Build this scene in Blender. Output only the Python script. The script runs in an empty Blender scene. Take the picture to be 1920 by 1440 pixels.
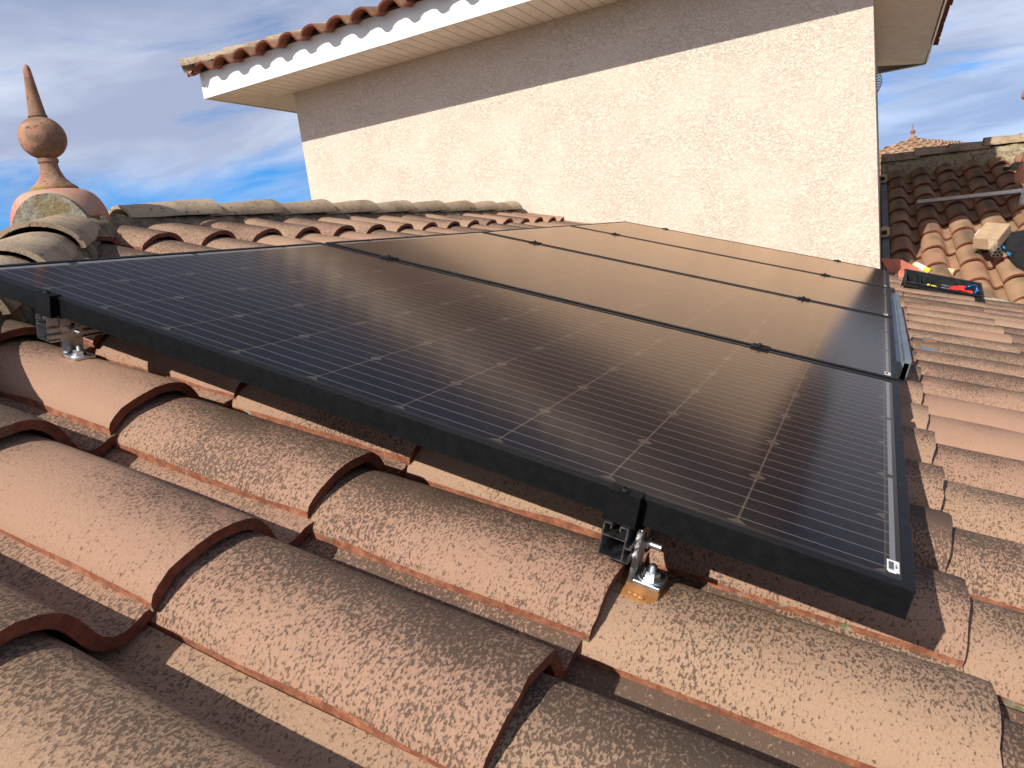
import bpy, bmesh, math, random
import numpy as np
from mathutils import Vector, Matrix, noise as mnoise
sc = bpy.context.scene
C = sc.collection
R = math.radians
TH = R(17.0)
# ---------------------------------------------------------------- camera
cam_d = bpy.data.cameras.new("camera"); cam = bpy.data.objects.new("camera", cam_d); C.objects.link(cam)
cam_d.sensor_fit = 'HORIZONTAL'; cam_d.sensor_width = 36.0; cam_d.lens = 1340.22 / 1920 * 36.0
cam_d.clip_start = 0.02; cam_d.clip_end = 3000
RL = Matrix.Rotation(TH, 4, 'Y')          # roof frame (x down the slope, y along the ridge) to world
ax_r = RL.to_3x3() @ Vector((0.88178248, 0.44926744, 0.14359119))
ax_d = RL.to_3x3() @ Vector((0.26440092, -0.21873798, -0.93927943))
ax_f = RL.to_3x3() @ Vector((-0.39057882, 0.86620579, -0.31166604))
cpos = RL @ Vector((1.51492081, -0.76930387, 0.36622211))
m3 = Matrix((ax_r, -ax_d, -ax_f)).transposed()
cam.matrix_world = Matrix.Translation(cpos) @ m3.to_4x4()
sc.camera = cam
# ---------------------------------------------------------------- light and exposure
SUN = Vector((0.155, 0.778, -0.608)).normalized()       # the way the light travels
sd = bpy.data.lights.new("sun", 'SUN'); sd.energy = 4.6; sd.angle = R(0.5); sd.color = (1.0, 0.93, 0.82)
so = bpy.data.objects.new("sun", sd); C.objects.link(so)
so.rotation_euler = SUN.to_track_quat('-Z', 'Y').to_euler(); so.location = (-2, -8, 8)
sc.view_settings.view_transform = 'Standard'; sc.view_settings.look = 'None'
sc.view_settings.exposure = 0.35; sc.view_settings.gamma = 1.0
sc.cycles.max_bounces = 8; sc.cycles.sample_clamp_indirect = 6.0

class G:
    """short-hand for building node trees"""
    def __init__(s, tree): s.t = tree
    def n(s, typ, **kw):
        nd = s.t.nodes.new(typ)
        for k, v in kw.items(): setattr(nd, k, v)
        return nd
    def put(s, sock, v):
        if isinstance(v, bpy.types.NodeSocket): s.t.links.new(v, sock)
        elif v is not None:
            if hasattr(sock.default_value, '__len__') and isinstance(v, (tuple, list)):
                sock.default_value = tuple(v) + (1.0,) * (len(sock.default_value) - len(v))
            elif hasattr(sock.default_value, '__len__'):
                sock.default_value = [v] * len(sock.default_value)
            else: sock.default_value = v
    def m(s, op, a, b=None, c=None, clamp=False):
        nd = s.n('ShaderNodeMath', operation=op, use_clamp=clamp)
        s.put(nd.inputs[0], a)
        if b is not None: s.put(nd.inputs[1], b)
        if c is not None: s.put(nd.inputs[2], c)
        return nd.outputs[0]
    def add(s, a, b): return s.m('ADD', a, b)
    def sub(s, a, b): return s.m('SUBTRACT', a, b)
    def mul(s, a, b): return s.m('MULTIPLY', a, b)
    def step(s, v, lo, hi, a=0.0, b=1.0):
        nd = s.n('ShaderNodeMapRange', clamp=True, interpolation_type='SMOOTHSTEP')
        for i, x in enumerate((v, lo, hi, a, b)): s.put(nd.inputs[i], x)
        return nd.outputs[0]
    def vm(s, op, a, b=None):
        nd = s.n('ShaderNodeVectorMath', operation=op); s.put(nd.inputs[0], a)
        if b is not None:
            if op == 'SCALE': s.put(nd.inputs['Scale'], b)
            else: s.put(nd.inputs[1], b)
        return nd.outputs[0]
    def sep(s, v):
        nd = s.n('ShaderNodeSeparateXYZ'); s.put(nd.inputs[0], v); return nd.outputs
    def comb(s, x, y, z):
        nd = s.n('ShaderNodeCombineXYZ'); [s.put(nd.inputs[i], v) for i, v in enumerate((x, y, z))]; return nd.outputs[0]
    def noise(s, v, scale, detail=2, rough=.5, dist=0, out=0):
        nd = s.n('ShaderNodeTexNoise'); s.put(nd.inputs['Vector'], v); s.put(nd.inputs['Scale'], scale)
        s.put(nd.inputs['Detail'], detail); s.put(nd.inputs['Roughness'], rough); s.put(nd.inputs['Distortion'], dist)
        return nd.outputs[out]
    def voro(s, v, scale, feature='F1', out='Distance', rnd=1):
        nd = s.n('ShaderNodeTexVoronoi', feature=feature); s.put(nd.inputs['Vector'], v); s.put(nd.inputs['Scale'], scale)
        s.put(nd.inputs['Randomness'], rnd); return nd.outputs[out]
    def mix(s, f, a, b, mode='MIX'):
        nd = s.n('ShaderNodeMix', data_type='RGBA', blend_type=mode)
        s.put(nd.inputs[0], f); s.put(nd.inputs[6], a); s.put(nd.inputs[7], b); return nd.outputs[2]
    def bump(s, h, strength, dist, normal=None):
        nd = s.n('ShaderNodeBump'); s.put(nd.inputs['Height'], h); nd.inputs['Strength'].default_value = strength
        nd.inputs['Distance'].default_value = dist
        if normal is not None: s.put(nd.inputs['Normal'], normal)
        return nd.outputs[0]
    def attr(s, name, out='Color'):
        nd = s.n('ShaderNodeAttribute'); nd.attribute_name = name; return nd.outputs[out]
    def obj(s): return s.n('ShaderNodeTexCoord').outputs['Object']

def mat(name, fn):
    m = bpy.data.materials.new(name); m.use_nodes = True
    g = G(m.node_tree); b = m.node_tree.nodes['Principled BSDF']
    r = fn(g) or {}
    for k, v in r.items(): g.put(b.inputs[k], v)
    return m
def simple(name, col, rough=.6, metal=0.0, var=.12, scale=30, bump=0.0, **kw):
    def fn(g):
        p = g.obj(); n = g.noise(p, scale, 4, .6)
        dark = tuple(c * (1 - var * 2) for c in col); light = tuple(min(1, c * (1 + var)) for c in col)
        d = {'Base Color': g.mix(g.step(n, .3, .7), dark, light), 'Roughness': g.step(n, .3, .7, rough * .85, min(1, rough * 1.12)), 'Metallic': metal}
        if bump: d['Normal'] = g.bump(n, bump, .002)
        d.update(kw); return d
    return mat(name, fn)

# ---------------------------------------------------------------- sky
W = bpy.data.worlds.new("World"); sc.world = W; W.use_nodes = True
g = G(W.node_tree); bg = W.node_tree.nodes['Background']
sky = g.n('ShaderNodeTexSky', sky_type='NISHITA'); sky.sun_disc = False
sky.sun_elevation = math.asin(-SUN.z); sky.sun_rotation = math.atan2(-SUN.x, -SUN.y)
sky.altitude = 200; sky.air_density = 1.0; sky.dust_density = 0.2; sky.ozone_density = 2.0
gen = g.n('ShaderNodeTexCoord').outputs['Generated']
sx = g.sep(gen)
zz = g.m('MAXIMUM', sx[2], 0.0)
look = g.vm('NORMALIZE', g.comb(sx[0], sx[1], g.add(g.mul(zz, 1.1), 0.22)))
g.put(sky.inputs['Vector'], look)
hs = g.n('ShaderNodeHueSaturation'); hs.inputs['Saturation'].default_value = 1.5; hs.inputs['Value'].default_value = 1.5
g.put(hs.inputs['Color'], sky.outputs[0]); g.put(hs.inputs['Value'], g.step(zz, .20, .45, 2.5, .65))
# clouds: a thin sheet overhead, streaked towards the horizon
den = g.add(zz, 0.19)
cx = g.m('DIVIDE', sx[0], den); cy = g.m('DIVIDE', sx[1], den)
cl = g.comb(cx, cy, 0.0)
warp = g.vm('SCALE', g.noise(cl, .7, 3, .5, 0, 1), 0.9)
cl2 = g.vm('ADD', g.vm('MULTIPLY', cl, (0.75, 1.15, 1)), warp)
n1 = g.noise(cl2, 1.0, 10, .62, .3)
n2 = g.noise(g.vm('ADD', cl2, (7.3, 2.1, 0)), 1.3, 8, .6, .4)
cover = g.step(n1, .30, .48)
cover = g.mul(cover, g.step(n2, .16, .42))
shade = g.step(g.noise(g.vm('ADD', cl2, (3.1, 9.4, 0)), 1.5, 7, .55, .2), .36, .64)
hi = g.step(zz, .26, .46, 1.0, .22)
cover = g.mul(cover, hi)
ccol = g.mix(shade, (4.8, 5.3, 7.1), (8.0, 8.7, 10.4))
east = g.step(sx[0], -.45, .0, .25, .85)
low = g.step(g.add(zz, g.mul(g.sub(n2, .5), .16)), .085, .165, east, 1.0)
cover = g.mul(cover, low)
# warm glow added round the sun, behind the viewer, to fill the shaded wall
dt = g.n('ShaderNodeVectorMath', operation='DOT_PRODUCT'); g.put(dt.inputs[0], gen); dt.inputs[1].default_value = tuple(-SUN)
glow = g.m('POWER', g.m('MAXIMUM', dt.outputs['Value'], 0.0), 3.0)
skyc = g.mix(g.mul(cover, .93), hs.outputs[0], ccol)
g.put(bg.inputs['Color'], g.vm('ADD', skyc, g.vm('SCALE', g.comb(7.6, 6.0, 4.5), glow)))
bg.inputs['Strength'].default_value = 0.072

# ---------------------------------------------------------------- object helpers
def link(o, parent=None):
    C.objects.link(o)
    if parent is not None: o.parent = parent
    return o
def thing(name, label, cat, loc=None, mw=None, group=None):
    o = bpy.data.objects.new(name, None); C.objects.link(o); o.empty_display_size = .05
    if mw is not None: o.matrix_world = mw
    elif loc is not None: o.location = loc
    o['label'] = label; o['category'] = cat
    if group: o['group'] = group
    return o
def tag(o, label, cat, group=None):
    o['label'] = label; o['category'] = cat
    if group: o['group'] = group
    return o
class MB:
    def __init__(s): s.b = bmesh.new()
    def box(s, lo, hi, mw=None, bev=0.0):
        lo = Vector(lo); hi = Vector(hi); c = (lo + hi) / 2; d = hi - lo
        m = Matrix.Translation(c) @ Matrix.Diagonal((d.x, d.y, d.z, 1))
        if mw is not None: m = mw @ m
        r = bmesh.ops.create_cube(s.b, size=1, matrix=m)
        if bev:
            es = {e for v in r['verts'] for e in v.link_edges}
            bmesh.ops.bevel(s.b, geom=list(es), offset=bev, segments=2, affect='EDGES', clamp_overlap=True)
        return s
    def cyl(s, p, q, r, r2=None, n=16, caps=True):
        p = Vector(p); q = Vector(q); d = q - p
        m = Matrix.Translation((p + q) / 2) @ d.to_track_quat('Z', 'Y').to_matrix().to_4x4()
        bmesh.ops.create_cone(s.b, cap_ends=caps, segments=n, radius1=r, radius2=r if r2 is None else r2, depth=d.length, matrix=m)
        return s
    def ball(s, c, r, sx=1, sy=1, sz=1, n=12, mw=None):
        m = Matrix.Translation(c) @ Matrix.Diagonal((sx, sy, sz, 1))
        if mw is not None: m = mw @ m
        bmesh.ops.create_uvsphere(s.b, u_segments=n * 2, v_segments=n, radius=r, matrix=m); return s
    def lathe(s, prof, c=(0, 0, 0), n=40, mw=None):
        c = Vector(c); mw = mw or Matrix()
        rings = [[s.b.verts.new(mw @ (c + Vector((r * math.cos(2 * math.pi * i / n), r * math.sin(2 * math.pi * i / n), z)))) for i in range(n)] for r, z in prof]
        for a, b in zip(rings, rings[1:]):
            for i in range(n): s.b.faces.new((a[i], a[(i + 1) % n], b[(i + 1) % n], b[i]))
        s.b.faces.new(rings[-1]); s.b.faces.new(rings[0][::-1]); return s
    def poly(s, pts, thick=None):
        vs = [s.b.verts.new(p) for p in pts]; f = s.b.faces.new(vs)
        if thick is not None:
            r = bmesh.ops.extrude_face_region(s.b, geom=[f]); vv = [v for v in r['geom'] if isinstance(v, bmesh.types.BMVert)]
            bmesh.ops.translate(s.b, verts=vv, vec=Vector(thick))
        return s
    def tube(s, pts, rad, n=10):
        pts = [Vector(p) for p in pts]; rings = []
        for i, p in enumerate(pts):
            t = (pts[min(i + 1, len(pts) - 1)] - pts[max(i - 1, 0)]).normalized()
            a = t.orthogonal().normalized() if i == 0 else (a - t * a.dot(t)).normalized()
            b = t.cross(a); r = rad[i] if isinstance(rad, (list, tuple)) else rad
            rings.append([s.b.verts.new(p + (a * math.cos(k * 2 * math.pi / n) + b * math.sin(k * 2 * math.pi / n)) * r) for k in range(n)])
        for x, y in zip(rings, rings[1:]):
            for k in range(n): s.b.faces.new((x[k], x[(k + 1) % n], y[(k + 1) % n], y[k]))
        s.b.faces.new(rings[0][::-1]); s.b.faces.new(rings[-1]); return s
    def done(s, name, material, parent=None, smooth=None, clip=None, keep_flat=False):
        bmesh.ops.recalc_face_normals(s.b, faces=s.b.faces)
        me = bpy.data.meshes.new(name); s.b.to_mesh(me); s.b.free()
        me.materials.append(material)
        if smooth is not None:
            me.polygons.foreach_set('use_smooth', [True] * len(me.polygons)); me.set_sharp_from_angle(angle=R(smooth))
        return link(bpy.data.objects.new(name, me), parent)

# ---------------------------------------------------------------- materials
def tile_fn(light, warm, dark, spk=1.0, crestdark=.6):
    def fn(g):
        p = g.obj(); t = g.attr('tint'); tv = g.sep(g.attr('tuv', 'Vector'))
        ts = g.n('ShaderNodeSeparateColor'); g.put(ts.inputs[0], t); r1, r2, fl = ts.outputs
        # each tile gets its own patch of pattern
        off = g.vm('SCALE', g.comb(r1, r2, r1), 37.0)
        q = g.vm('ADD', p, off)
        big = g.noise(q, 3.2, 3, .5)
        mid = g.noise(q, 14, 4, .6)
        base = g.mix(g.step(g.add(g.mul(r1, .7), g.mul(mid, .5)), .25, .95), light, warm)
        base = g.mix(g.step(g.noise(q, 320, 3, .7), .25, .8), g.mix(.5, base, (0.30, .20, .14)), base)
        st = g.vm('MULTIPLY', q, (1.0, .58, .58))
        sp = g.noise(st, 330, 4.5, .66, .1)
        sp2 = g.noise(st, 120, 3, .6, .1)
        # soft weathering along the crest of some tiles
        av = g.m('ABSOLUTE', tv[1])
        crest = g.mul(g.step(av, .8, .0), g.step(g.add(g.add(g.mul(big, 1.0), g.mul(sp, .5)), g.mul(r2, .35)), .65, 1.15))
        base = g.mix(g.mul(crest, crestdark), base, dark)
        # flashed speckle, drawn out across the barrel
        dens = g.add(g.add(g.mul(g.sub(big, .5), .42), g.mul(g.step(av, .95, .0), .09)), g.mul(g.sub(r2, .5), .17))
        lev = g.add(g.add(sp, g.mul(g.sub(sp2, .5), .20)), g.add(dens, g.mul(g.step(tv[1], .80, .95), .09)))
        speck = g.step(lev, .54, .645)
        speck2 = g.step(lev, .47, .62)
        keep = g.step(g.add(g.mul(r2, .9), g.mul(big, .45)), .18, .45)
        keep = g.m('MAXIMUM', keep, g.mul(g.step(tv[1], .80, .95), .85))
        smk = g.mul(g.mul(speck, keep), .74 * spk)
        col = g.mix(g.mul(speck2, g.mul(keep, .34)), base, dark)
        col = g.mix(smk, col, g.mix(g.step(mid, .3, .7), dark, tuple(c * 1.5 for c in dark)))
        # scuffs of raw clay
        sc_ = g.step(g.add(g.noise(g.vm('MULTIPLY', q, (.6, 1.2, 1)), 17.0, 2, .5, .2), g.mul(g.sub(g.noise(q, 120, 3, .7), .5), .12)), .755, .80)
        col = g.mix(g.mul(sc_, .6), col, (.50, .19, .095))
        # raw clay edges, a little lichen on them
        n3 = g.noise(q, 60, 4, .6)
        edge = g.mix(g.step(n3, .35, .7), (.22, .080, .048), (.40, .170, .095))
        lich = g.step(g.noise(q, 17, 5, .65), .60, .64)
        edge = g.mix(g.mul(lich, .85), edge, g.mix(g.step(n3, .4, .6), (.16, .17, .10), (.33, .36, .28)))
        edge = g.mix(g.step(fl, .55, .6), edge, g.mix(g.mul(lich, .7), g.mix(g.step(n3, .3, .7), (.13, .036, .02), (.21, .062, .034)), (.10, .11, .07)))  # front ends get a darker clay, their shade put into the colour
        ef = g.step(fl, .3, .4)
        col = g.mix(ef, col, edge)
        under = g.step(fl, .8, .9)
        col = g.mix(under, col, (.22, .075, .04))
        h = g.add(g.mul(g.mul(speck, keep), -.30), g.add(g.mul(g.noise(q, 240, 4, .7), .35), g.mul(sp, .5)))
        nrm = g.bump(h, .75, .0035)
        nrm = g.bump(g.noise(q, 7, 2, .5), .35, .02, nrm)
        return {'Base Color': col, 'Roughness': .82, 'Specular IOR Level': .28, 'Normal': nrm}
    return fn
M_tile = mat('clay_tile', tile_fn((.345, .200, .143), (.372, .243, .162), (.055, .038, .030)))
M_tile2 = mat('clay_tile_yellowed', tile_fn((.40, .215, .125), (.42, .26, .15), (.08, .058, .04), .35, .75))
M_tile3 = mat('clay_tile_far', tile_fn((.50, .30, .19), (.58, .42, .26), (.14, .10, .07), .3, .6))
def cap_fn(g):
    p = g.obj(); q = g.vm('ADD', p, g.vm('SCALE', g.n('ShaderNodeObjectInfo').outputs['Location'], 3.7))
    rnd = g.n('ShaderNodeObjectInfo').outputs['Random']
    big = g.noise(q, 7, 4, .6, .3); fine = g.noise(q, 120, 4, .7)
    base = g.mix(rnd, (.40, .29, .195), (.50, .40, .29))
    col = g.mix(g.mul(g.step(big, .45, .7), .7), base, (.17, .125, .09))
    col = g.mix(g.step(g.noise(q, 46, 4, .6), .60, .66), col, (.09, .07, .055))
    col = g.mix(g.step(g.noise(q, 20, 5, .6), .69, .73), col, (.30, .27, .12))
    return {'Base Color': g.mix(g.step(fine, .3, .75), g.mix(.35, col, (.1, .08, .06)), col), 'Roughness': .85, 'Specular IOR Level': .25,
            'Normal': g.bump(g.add(fine, big), .5, .004)}
M_cap = mat('ridge_clay', cap_fn)
def mortar_fn(g):
    p = g.obj(); a = g.noise(p, 22, 6, .7); b = g.noise(p, 6, 4, .6); f = g.noise(p, 150, 4, .7)
    col = g.mix(g.step(a, .3, .7), (.10, .08, .06), (.34, .29, .21))
    col = g.mix(g.step(b, .52, .68), col, (.24, .13, .05))
    col = g.mix(g.step(g.noise(p, 30, 5, .7), .60, .66), col, (.26, .24, .10))
    return {'Base Color': col, 'Roughness': .95, 'Specular IOR Level': .1, 'Normal': g.bump(g.add(a, g.mul(f, .6)), 1.0, .015)}
M_mortar = mat('mossy_mortar', mortar_fn)
def wmortar_fn(g):
    p = g.obj(); a = g.noise(p, 30, 6, .7)
    return {'Base Color': g.mix(g.step(a, .3, .65), (.30, .27, .20), (.62, .56, .45)), 'Roughness': .95, 'Normal': g.bump(a, .9, .012)}
M_wmortar = mat('pale_mortar', wmortar_fn)
def omortar_fn(g):
    p = g.obj(); a = g.noise(p, 24, 6, .7); b = g.noise(p, 7, 4, .6)
    col = g.mix(g.step(a, .3, .65), (.12, .095, .06), (.36, .31, .21))  # dark mix: shade on the wing ridge put into the mortar colour
    return {'Base Color': g.mix(g.mul(g.step(b, .5, .65), .6), col, (.26, .21, .08)), 'Roughness': .95, 'Normal': g.bump(a, .9, .012)}
def gmortar_fn(g):
    p = g.obj(); a = g.noise(p, 40, 6, .75); b = g.noise(p, 9, 4, .6)
    col = g.mix(g.step(a, .3, .7), (.17, .15, .11), (.46, .42, .34))
    return {'Base Color': g.mix(g.mul(g.step(b, .55, .66), .7), col, (.25, .18, .05)), 'Roughness': .95, 'Normal': g.bump(a, 1.0, .015)}
M_gmortar = mat('grey_mortar', gmortar_fn)
M_omortar = mat('shade_toned_lichen_mortar', omortar_fn)
def stucco_fn(g):
    p = g.obj()
    a = g.noise(g.vm('MULTIPLY', p, (1, 1, 1.35)), 34, 4, .6, .8)
    ridge = g.m('ABSOLUTE', g.sub(a, .5))
    worm = g.step(ridge, .0, .045)                   # narrow torn ridges
    flat = g.step(g.noise(p, 3.0, 2, .5), .40, .62)
    f = g.noise(p, 170, 4, .7)
    lump = g.noise(p, 48, 4, .6, .6)
    h = g.add(g.add(g.mul(worm, g.sub(1.0, g.mul(flat, .5))), g.mul(f, .35)), g.mul(lump, 1.0))
    spot = g.noise(p, 4, 5, .6)
    col = g.mix(g.step(spot, .3, .7), (.655, .555, .470), (.68, .58, .495))
    col = g.mix(g.mul(g.sub(1.0, worm), .10), col, (.62, .50, .37))
    return {'Base Color': col, 'Roughness': .95, 'Specular IOR Level': .1, 'Normal': g.bump(h, .64, .006)}
M_stucco = mat('cream_stucco', stucco_fn)
M_pvc = simple('white_pvc', (.80, .80, .79), .35, var=.03, scale=4)
M_soffit = simple('cream_soffit', (.88, .79, .69), .5, var=.04, scale=5)
M_trim = simple('pale_trim', (.62, .58, .48), .5, var=.05, scale=9)
M_board = simple('brown_board', (.10, .055, .035), .8, var=.25, scale=25)
M_black = simple('black_anodised_aluminium', (.008, .0085, .010), .42, metal=.0, var=.1, scale=60, **{'Specular IOR Level': .14})
M_blackp = simple('black_painted_clamp', (.006, .006, .007), .5, var=.1, scale=80, **{'Specular IOR Level': .15})
M_alu = simple('mill_aluminium', (.62, .63, .65), .32, metal=1.0, var=.08, scale=120)
M_zinc = simple('zinc_steel', (.78, .82, .86), .34, metal=1.0, var=.12, scale=70)
M_steel = simple('worn_steel', (.58, .58, .60), .4, metal=1.0, var=.15, scale=90)
M_seal = simple('brown_sealant', (.30, .135, .042), .3, var=.12, scale=40)
M_pad = simple('brown_rubber', (.26, .125, .05), .6, var=.15, scale=40)
M_card = simple('cardboard', (.43, .30, .19), .8, var=.06, scale=14)
M_tape = simple('clear_packing_tape', (.62, .50, .34), .12, var=.06, scale=50)
M_bluegrey = simple('blue_grey_metal', (.20, .25, .30), .35, metal=.4, var=.1, scale=10)
M_grey = simple('grey_flashing', (.16, .17, .19), .5, var=.15, scale=8)
M_red = simple('bright_red_plastic', (.72, .035, .03), .35, var=.08, scale=30)
M_yellow = simple('yellow_plastic', (.75, .55, .04), .35, var=.08, scale=30)
M_blue = simple('blue_steel', (.02, .10, .28), .25, metal=.6, var=.1, scale=30)
M_tray = simple('black_plastic', (.022, .024, .026), .38, var=.2, scale=30)
M_cloth = simple('black_fabric', (.008, .008, .010), .9, var=.3, scale=12, bump=.3)
M_cblue = simple('blue_fabric', (.02, .22, .50), .8, var=.15, scale=30)
M_film = simple('clear_plastic_film', (.62, .64, .68), .12, var=.15, scale=35, bump=1.0)
M_redclay = simple('red_clay', (.50, .155, .095), .75, var=.12, scale=10, bump=.4)
M_ochre = simple('cream_conduit', (.48, .36, .20), .55, var=.12, scale=40)
M_dark = simple('dark_inside', (.01, .008, .007), .9)
M_cream = simple('cream_label', (.75, .70, .62), .4, var=.05, scale=60)
M_white = simple('white_paper', (.78, .78, .80), .5, var=.02)
def finial_fn(g):
    p = g.obj(); a = g.noise(p, 14, 5, .6); b = g.noise(p, 60, 4, .65, .4); z = g.sep(p)[2]
    col = g.mix(g.step(a, .38, .66), (.36, .175, .12), (.36, .235, .16))
    col = g.mix(g.step(b, .60, .64), col, (.09, .05, .035))
    col = g.mix(g.mul(g.step(g.noise(p, 9, 4, .6, .4), .42, .58), .75), col, (.15, .10, .07))
    moss = g.mul(g.step(g.m('ABSOLUTE', g.sub(z, .128)), .02, .0), g.step(a, .42, .5))
    col = g.mix(moss, col, (.24, .18, .04))
    return {'Base Color': col, 'Roughness': .85, 'Specular IOR Level': .2, 'Normal': g.bump(b, .5, .003)}
M_fin = mat('weathered_pink_clay', finial_fn)
def salmon_fn(g):
    p = g.obj(); a = g.noise(p, 12, 5, .6, .2); f = g.noise(p, 120, 3, .6)
    col = g.mix(g.step(g.add(a, g.mul(g.sub(g.sep(p)[2], .02), 1.6)), .42, .66), (.50, .165, .11), (.42, .27, .20))
    return {'Base Color': g.mix(g.step(f, .62, .7), col, (.2, .12, .08)), 'Roughness': .8, 'Normal': g.bump(f, .3, .002)}
M_salmon = mat('salmon_clay', salmon_fn)
def skin_fn(g):
    p = g.obj(); a = g.noise(p, 30, 4, .6)
    return {'Base Color': g.mix(g.step(a, .3, .7), (.36, .13, .075), (.47, .20, .13)), 'Roughness': .5, 'Subsurface Weight': .05,
            'Normal': g.bump(g.noise(p, 120, 3, .6), .2, .002)}
M_skin = mat('sunburnt_skin', skin_fn)
M_nail = simple('finger_nail', (.55, .30, .24), .35)
M_hair = simple('dark_hair', (.02, .014, .01), .6, var=.3, scale=200, bump=.6)
M_shirt = simple('dark_grey_shirt', (.05, .055, .07), .9, var=.1, scale=40, bump=.3)
M_shorts = simple('navy_shorts', (.02, .025, .045), .9, var=.1, scale=40, bump=.3)

# solar cells behind glass (object space: x down the slope 0-1.65, y 0-0.992)
PL, PW, PG = 1.65, 0.992, 0.022
def glass_fn(g):
    x, y, z = g.sep(g.obj())
    px, py, x0, y0 = .15810, .15820, 1.6215 - 1.581, .0225
    u = g.m('DIVIDE', g.sub(x, x0), px); v = g.m('DIVIDE', g.sub(y, y0), py)
    fu = g.m('FRACT', u); fv = g.m('FRACT', v)
    dx = g.mul(g.m('MINIMUM', fu, g.sub(1.0, fu)), px); dy = g.mul(g.m('MINIMUM', fv, g.sub(1.0, fv)), py)
    inside = g.m('MULTIPLY', g.m('MULTIPLY', g.m('GREATER_THAN', u, 0.0), g.m('LESS_THAN', u, 10.0)), g.m('MULTIPLY', g.m('GREATER_THAN', v, 0.0), g.m('LESS_THAN', v, 6.0)))
    gapx = g.step(dx, .0016, .0010); gapy = g.step(dy, .0012, .0007)
    dia = g.step(g.add(dx, dy), .0125, .0115)
    cellmask = g.mul(inside, g.mul(g.sub(1.0, gapx), g.mul(g.sub(1.0, g.mul(gapy, .35)), g.sub(1.0, dia))))
    rnd = g.n('ShaderNodeTexWhiteNoise'); g.put(rnd.inputs['Vector'], g.comb(g.m('FLOOR', u), g.m('FLOOR', v), g.n('ShaderNodeObjectInfo').outputs['Random']))
    cell = g.mix(rnd.outputs[0], (.0045, .0055, .0125), (.0075, .0080, .0165))
    finger = g.step(g.m('ABSOLUTE', g.sub(g.m('FRACT', g.m('MULTIPLY', x, 620.0)), .5)), .44, .5)
    cell = g.mix(g.mul(finger, .10), cell, (.12, .12, .13))
    back = g.mix(g.mul(inside, g.m('MAXIMUM', gapx, dia)), (.022, .021, .023), (.075, .058, .05))
    col = g.mix(cellmask, back, cell)
    b5 = g.mul(g.m('ABSOLUTE', g.sub(g.m('FRACT', g.mul(v, 5.0)), .5)), py / 5)
    inx = g.m('MULTIPLY', g.m('GREATER_THAN', u, -.10), g.m('LESS_THAN', u, 10.06))
    iny = g.m('MULTIPLY', g.m('GREATER_THAN', v, 0.0), g.m('LESS_THAN', v, 6.0))
    bus = g.mul(g.step(b5, .0008, .00035), g.mul(inx, iny))
    col = g.mix(g.mul(bus, .5), col, (.36, .34, .32))
    def rect(a, b, c, d): return g.mul(g.mul(g.m('GREATER_THAN', x, a), g.m('LESS_THAN', x, b)), g.mul(g.m('GREATER_THAN', y, c), g.m('LESS_THAN', y, d)))
    rib = None
    for r_ in ((PL - .0245, PL - .0185, .034, .332), (PL - .0245, PL - .0185, .347, .648), (PL - .0245, PL - .0185, .664, .962),
               (.018, .034, .03, .178), (.018, .034, .198, .49), (.018, .034, .508, .80), (.018, .034, .818, .965)):
        q = rect(*r_); rib = q if rib is None else g.m('MAXIMUM', rib, q)
    col = g.mix(rib, col, (.17, .17, .19))
    smear = g.noise(g.vm('MULTIPLY', g.obj(), (1.3, 3, 1)), 3, 3, .6)
    dust = g.noise(g.obj(), 45, 5, .7)
    col = g.mix(g.mul(g.step(dust, .35, .8), .018), col, (.5, .42, .34))
    spark = g.noise(g.obj(), 900, 2, .5)
    # anti-reflex coated glass: a warm-tinted mirror layer whose share follows the Fresnel law
    gl = g.n('ShaderNodeBsdfGlossy', distribution='MULTI_GGX'); g.put(gl.inputs['Color'], (1.0, .81, .63, 1)); g.put(gl.inputs['Roughness'], g.step(smear, .2, .8, .145, .165))
    fr_ = g.n('ShaderNodeFresnel'); fr_.inputs['IOR'].default_value = 1.31
    mx = g.n('ShaderNodeMixShader'); g.put(mx.inputs[0], fr_.outputs[0])
    pb = g.t.nodes['Principled BSDF']; g.t.links.new(pb.outputs[0], mx.inputs[1]); g.t.links.new(gl.outputs[0], mx.inputs[2])
    g.t.links.new(mx.outputs[0], g.t.nodes['Material Output'].inputs['Surface'])
    return {'Base Color': col, 'Roughness': .6, 'Specular IOR Level': 0.0}
M_glass = mat('solar_cells_under_glass', glass_fn)

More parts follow.
